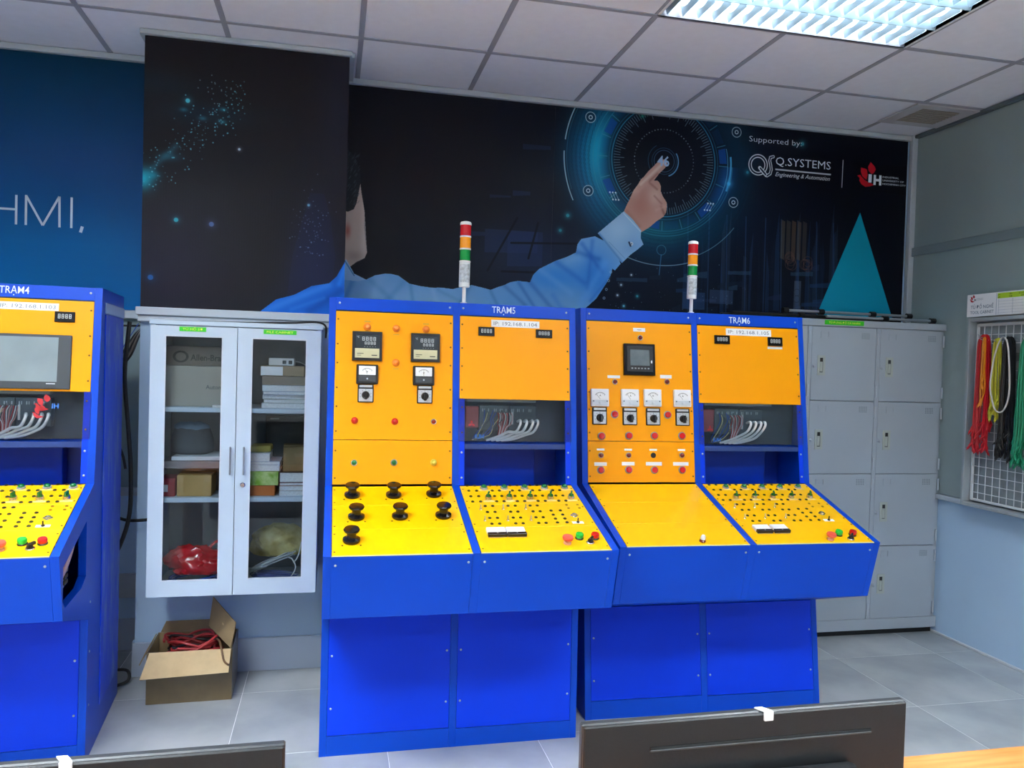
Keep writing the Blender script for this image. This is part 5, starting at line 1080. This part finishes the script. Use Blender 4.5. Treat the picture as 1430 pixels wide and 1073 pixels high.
ob('lettering', text_mesh('TỦ ĐỒ NGHỀ', .018, mat('slate ink', '#5E7686', .6), .155, .005, .0006), sg, S_ @ T((.105, .052, 0))); ob('lettering', text_mesh('TOOL CABINET', .016, mat('slate ink', '#5E7686', .6), .160, .005, .0006), sg, S_ @ T((.105, .023, 0)))
b = MB(); b.box(.200, .202, .003, .119, 0, .0006); 
for k in range(5): b.box(.215, TW-.03, .012+.015*k, .0128+.015*k, 0, .0006)
for k in range(9): b.box(.215+.09*k, .216+.09*k, .006, .085, 0, .0006)
ob('table_lines', b.mesh('table_lines', mat('grey line', '#8E9CB0', .6)), sg, S_)
b = MB(); b.box(.208, TW-.02, .088, .116, 0, .0006); ob('table_header', b.mesh('table_header', mat('lime print', '#B4D832', .5)), sg, S_)
for k in range(5):
    ob('lettering', text_mesh(['STT', 'TÊN', 'SỐ LƯỢNG', 'TÊN', 'GHI CHÚ'][k], .007, INK, None, .01, .0008), sg, S_ @ T((.216+.075*k if k else .217, .107, 0))); ob('lettering', text_mesh(['NO', 'ITEM', 'QTY', 'ITEM', 'NOTE'][k], .007, INK, None, .01, .0008), sg, S_ @ T((.216+.075*k if k else .217, .095, 0)))
# hanging leads
def lead_bundle(yc, ztop, wid, zlow, m_, n, label, seed, plug=None, out=.075):
    """leads folded over a prong; frame: x towards camera, y up, z out of the wall"""
    Mw = rightF(XR-.012, yc, ztop); t = thing('lead_bundle', label, 'cables', Mw, 'bundles of leads hung on the tool board'); q = random.Random(seed)
    ob('prong', MB().tube([(-.0, -.012, -.0+.03), (0, -.012, out+.02), (0, .004, out+.045)], .0025, 6, 3).mesh('prong', STEEL), t)
    for k in range(n):
        f = (k+.5)/n; o_ = out-.012+.026*q.random(); L1 = ztop-zlow+q.uniform(-.10, .03); L2 = ztop-zlow+q.uniform(-.12, .03); x1 = -wid*.5*(.35+.65*q.random()); x2 = wid*.5*(.35+.65*q.random()); rt_ = .0016*k/n
        pts = [(x1*1.15+q.uniform(-.012, .012), -L1, o_+q.uniform(-.012, .012)), (x1*1.1+q.uniform(-.006, .006), -L1*.8, o_), (x1, -L1*.45, o_+q.uniform(-.004, .004)), (x1*.85, -.06, o_), (x1*.5, -.016+rt_*4, o_), (0, -.004+rt_*5, o_), (x2*.5, -.016+rt_*4, o_), (x2*.85, -.06, o_), (x2, -L2*.45, o_+q.uniform(-.004, .004)), (x2*1.1+q.uniform(-.006, .006), -L2*.8, o_), (x2*1.15+q.uniform(-.012, .012), -L2, o_+q.uniform(-.012, .012))]
        L_ = ob('lead', MB().tube(pts, .0038, 5, 3).mesh('lead', m_), t)
        for e, pr in ((pts[0], pts[1]), (pts[-1], pts[-2])):
            d = (Vector(e)-Vector(pr)).normalized(); p = Vector(e); s_ = Vector((q.uniform(-.6, .6), -.7, q.uniform(-.3, .6))).normalized(); b = MB(); b.rod(p-d*.012, p+d*.006, .0062, 7); b.rod(p, p+s_*.028, .0058, 7); b.rod(p+s_*.028, p+s_*.036, .0022, 6)
            ob('plug', b.mesh('plug', plug or m_), L_)
GRC = mat('green lead', '#0E8C62', .45); YLC = mat('yellow lead', '#C8C23A', .45)
lead_bundle(3.662, 1.735, .085, 1.15, mat('red lead', '#BE1220', .4), 22, 'bundle of red test leads, farthest left on the tool board', 1)
lead_bundle(3.640, 1.722, .022, 1.40, mat('orange lead', '#E0861C', .4), 3, 'few orange leads hanging inside the red bundle', 2, out=.092)
lead_bundle(3.580, 1.715, .050, 1.33, YLC, 10, 'bundle of yellow test leads between the red and black ones', 3, out=.070)
lead_bundle(3.500, 1.720, .070, 1.13, mat('black lead', '#101214', .4), 24, 'bundle of black test leads next to the white loop', 4)
lead_bundle(3.378, 1.715, .110, 1.10, GRC, 34, 'bundle of green test leads at the right edge of view', 5)
t = thing('white_loop_cable', 'thick white cable hung in a loop around the black leads', 'cable', rightF(XR-.012, 3.51, 1.72)); 
ob('loop', MB().tube([(-.045, -.33, .115), (-.062, -.25, .115), (-.050, -.12, .112), (-.025, -.03, .108), (.0, .0, .105), (.030, -.03, .108), (.050, -.13, .112), (.062, -.26, .115), (.050, -.34, .115), (.02, -.385, .115), (-.02, -.38, .115), (-.045, -.33, .115)], .0042, 8, 4).mesh('loop', mat('cream white cable', '#DAD2CC', .45)), t)
# ================================================================== loose cables behind the left station and beside the column
def cable(label, pts, r=.006, m_=WIREB, ends=True):
    t = thing('loose_cable', label, 'cable'); ob('sheath', MB().tube(pts, r, 8, 5).mesh('sheath', m_), t); return t
cable('thick black cable running down the left side of the white cabinet', [(-.90, 3.93, 1.65), (-.905, 3.93, 1.60), (-.915, 3.92, 1.40), (-.895, 3.92, 1.15), (-.88, 3.91, .95), (-.885, 3.90, .75), (-.95, 3.90, .57), (-1.03, 3.92, .49)], .0095)
cable('black cable sagging from the bundle towards the cabinet', [(-.99, 4.00, 1.42), (-1.00, 4.0, 1.32), (-.985, 3.99, 1.16), (-.93, 3.96, 1.05), (-.91, 3.94, .98)], .006)
bt_ = thing('cable_bundle', 'slanting bundle of black and grey cables left of the white cabinet', 'cables')
for k in range(5): ob('cable', MB().tube([(-.895+.004*k, 4.30-.01*k, 1.66), (-.90+.005*k, 4.05, 1.60), (-.935+.008*k, 3.99, 1.52-.004*k), (-.975+.007*k, 3.985, 1.44), (-1.00+.004*k, 3.98, 1.395)], .0045, 8, 5).mesh('cable', [WIREB, mat('grey cable', '#8B8378', .5), WIREB, mat('grey cable', '#8B8378'), WIREB][k]), bt_)
cable('thin blue cable running from the trunking to the left station', [(-.90, 4.10, 1.65), (-.97, 4.08, 1.52), (-1.05, 4.06, 1.36)], .002, WIREBL)
cable('black cable stretched along the wall under the white trunking', [(-1.25, 4.30, 1.66), (-1.05, 4.31, 1.645), (-.93, 4.28, 1.645), (-.89, 4.1, 1.655)], .005)
cable('thin black cable hanging low beside the left station', [(-1.05, 4.0, 1.0), (-1.01, 4.0, .93), (-.99, 4.0, .84), (-1.01, 4.0, .72), (-1.05, 4.0, .62)], .004)
cable('black cable looping low between the station and the cabinet', [(-1.04, 4.0, .95), (-1.02, 3.98, .84), (-.97, 3.97, .77), (-.90, 3.96, .74), (-.80, 3.95, .745)], .007)
cable('black cable lying on the floor behind the left station', [(-1.02, 3.97, .008), (-.95, 3.95, .05), (-.885, 3.93, .055), (-.875, 3.90, .02), (-.93, 3.87, .008), (-1.02, 3.85, .008)], .007)
cable('brown and black cable lying over the top of the white cabinet', [(-.70, 3.85, 1.6575), (-.45, 3.80, 1.6575), (-.20, 3.76, 1.664), (-.08, 3.72, 1.670), (-.035, 3.68, 1.652), (-.033, 3.66, 1.60)], .0045)
# ================================================================== desk and monitors in the foreground
dk = thing('desk', 'light orange wood desk in the right foreground carrying the two monitors', 'desk', T((0, 0, 0)))
WOOD = bpy.data.materials.new('beech veneer'); WOOD.use_nodes = True; N = WOOD.node_tree.nodes; Lk = WOOD.node_tree.links; bs = N['Principled BSDF']; bs.inputs['Roughness'].default_value = .4
tc = N.new('ShaderNodeTexCoord'); mp = N.new('ShaderNodeMapping'); mp.inputs['Scale'].default_value = (2, 22, 2); nz = N.new('ShaderNodeTexNoise'); nz.inputs['Scale'].default_value = 3; nz.inputs['Detail'].default_value = 6; cr = N.new('ShaderNodeValToRGB'); cr.color_ramp.elements[0].color = (*srgb('#C87634'), 1); cr.color_ramp.elements[1].color = (*srgb('#E2985A'), 1); cr.color_ramp.elements[0].position = .3; cr.color_ramp.elements[1].position = .7
Lk.new(tc.outputs['Object'], mp.inputs[0]); Lk.new(mp.outputs[0], nz.inputs[0]); Lk.new(nz.outputs['Fac'], cr.inputs[0]); Lk.new(cr.outputs[0], bs.inputs['Base Color'])
DZ = .72
ob('desk_top', MB().cbox(-1.0, 2.4, .62, 1.42, DZ-.025, DZ, .003).mesh('desk_top', WOOD), dk)
for x in (-.98, .7, 2.36): ob('leg_panel', MB().cbox(x, x+.025, .66, 1.38, 0, DZ-.0255, .002).mesh('leg_panel', WOOD), dk)
ob('modesty_panel', MB().cbox(-.9, 2.3, .70, .718, .25, DZ-.03, .002).mesh('modesty_panel', WOOD), dk)
def monitor(x0, x1, label, tag_x, yaw=0, ztop=1.030, ztr=None):
    w = x1-x0; cx = (x0+x1)/2
    t = thing('monitor', label, 'monitor', T((cx, 1.0, DZ)) @ RZ(yaw), 'black monitors on the desk'); zt = ztop-DZ
    MBK = mat('matte black casing', '#1A1C1E', .42, bump=.06, bscale=220, spec=.3); MB2 = mat('dark bezel', '#2B2F33', .35)
    ob('back_cover', MB().cbox(-w/2, w/2, 0, .006, .075, zt, .002).mesh('back_cover', MBK), t)
    ob('bezel', MB().cbox(-w/2-.001, w/2+.001, .006, .018, .073, zt+.001, .002).mesh('bezel', MB2), t)
    ob('rear_bulge', MB().cbox(-w*.32, w*.32, -.022, .001, .09, zt-.075, .010, seg=2).mesh('rear_bulge', MBK), t)
    ob('vent_slot', MB().cbox(-w*.31, w*.38, -.0010, .0005, zt-.038, zt-.0335, .0004).mesh('vent_slot', BLACKG), t)
    ob('slot_edge', MB().cbox(-w*.31, w*.38, -.0022, .0003, zt-.040, zt-.0375, .0004).mesh('slot_edge', MB2), t)
    ob('display_face', MB().box(-w/2+.012, w/2-.012, .018, .0185, .09, zt-.012).mesh('display_face', BLACKG), t)
    ob('neck', MB().cbox(-.03, .03, -.012, .012, .010, .12, .004).mesh('neck', MBK), t); ob('foot', MB().cbox(-.11, .11, -.06, .11, 0, .010, .004).mesh('foot', MBK), t)
    if tag_x is not None:
        b = MB(); X = tag_x-cx; sk = frame((X, 0, zt), (1, 0, 0), (0, 0, 1)); b.add([(X-.008, .014, zt+.0015), (X+.004, .014, zt+.0015), (X+.012, .001, zt+.0015), (X, .001, zt+.0015)]+[(X-.008, .014, zt+.0035), (X+.004, .014, zt+.0035), (X+.012, .001, zt+.0035), (X, .001, zt+.0035)], [(0, 1, 2, 3)[::-1], (4, 5, 6, 7)[::-1], (0, 1, 5, 4), (1, 2, 6, 5), (2, 3, 7, 6), (3, 0, 4, 7)]); b.cbox(X-.001, X+.013, -.003, .001, zt-.010, zt+.003, .0008); ob('clip', b.mesh('clip', WHITEP), t)
    return t
monitor(.334, .828, 'black monitor seen from behind at lower right, with a white clip on its top edge', .597, .012)
monitor(-.54, -.047, 'black monitor seen from behind at the bottom left of the picture', -.295, .012, 1.031)
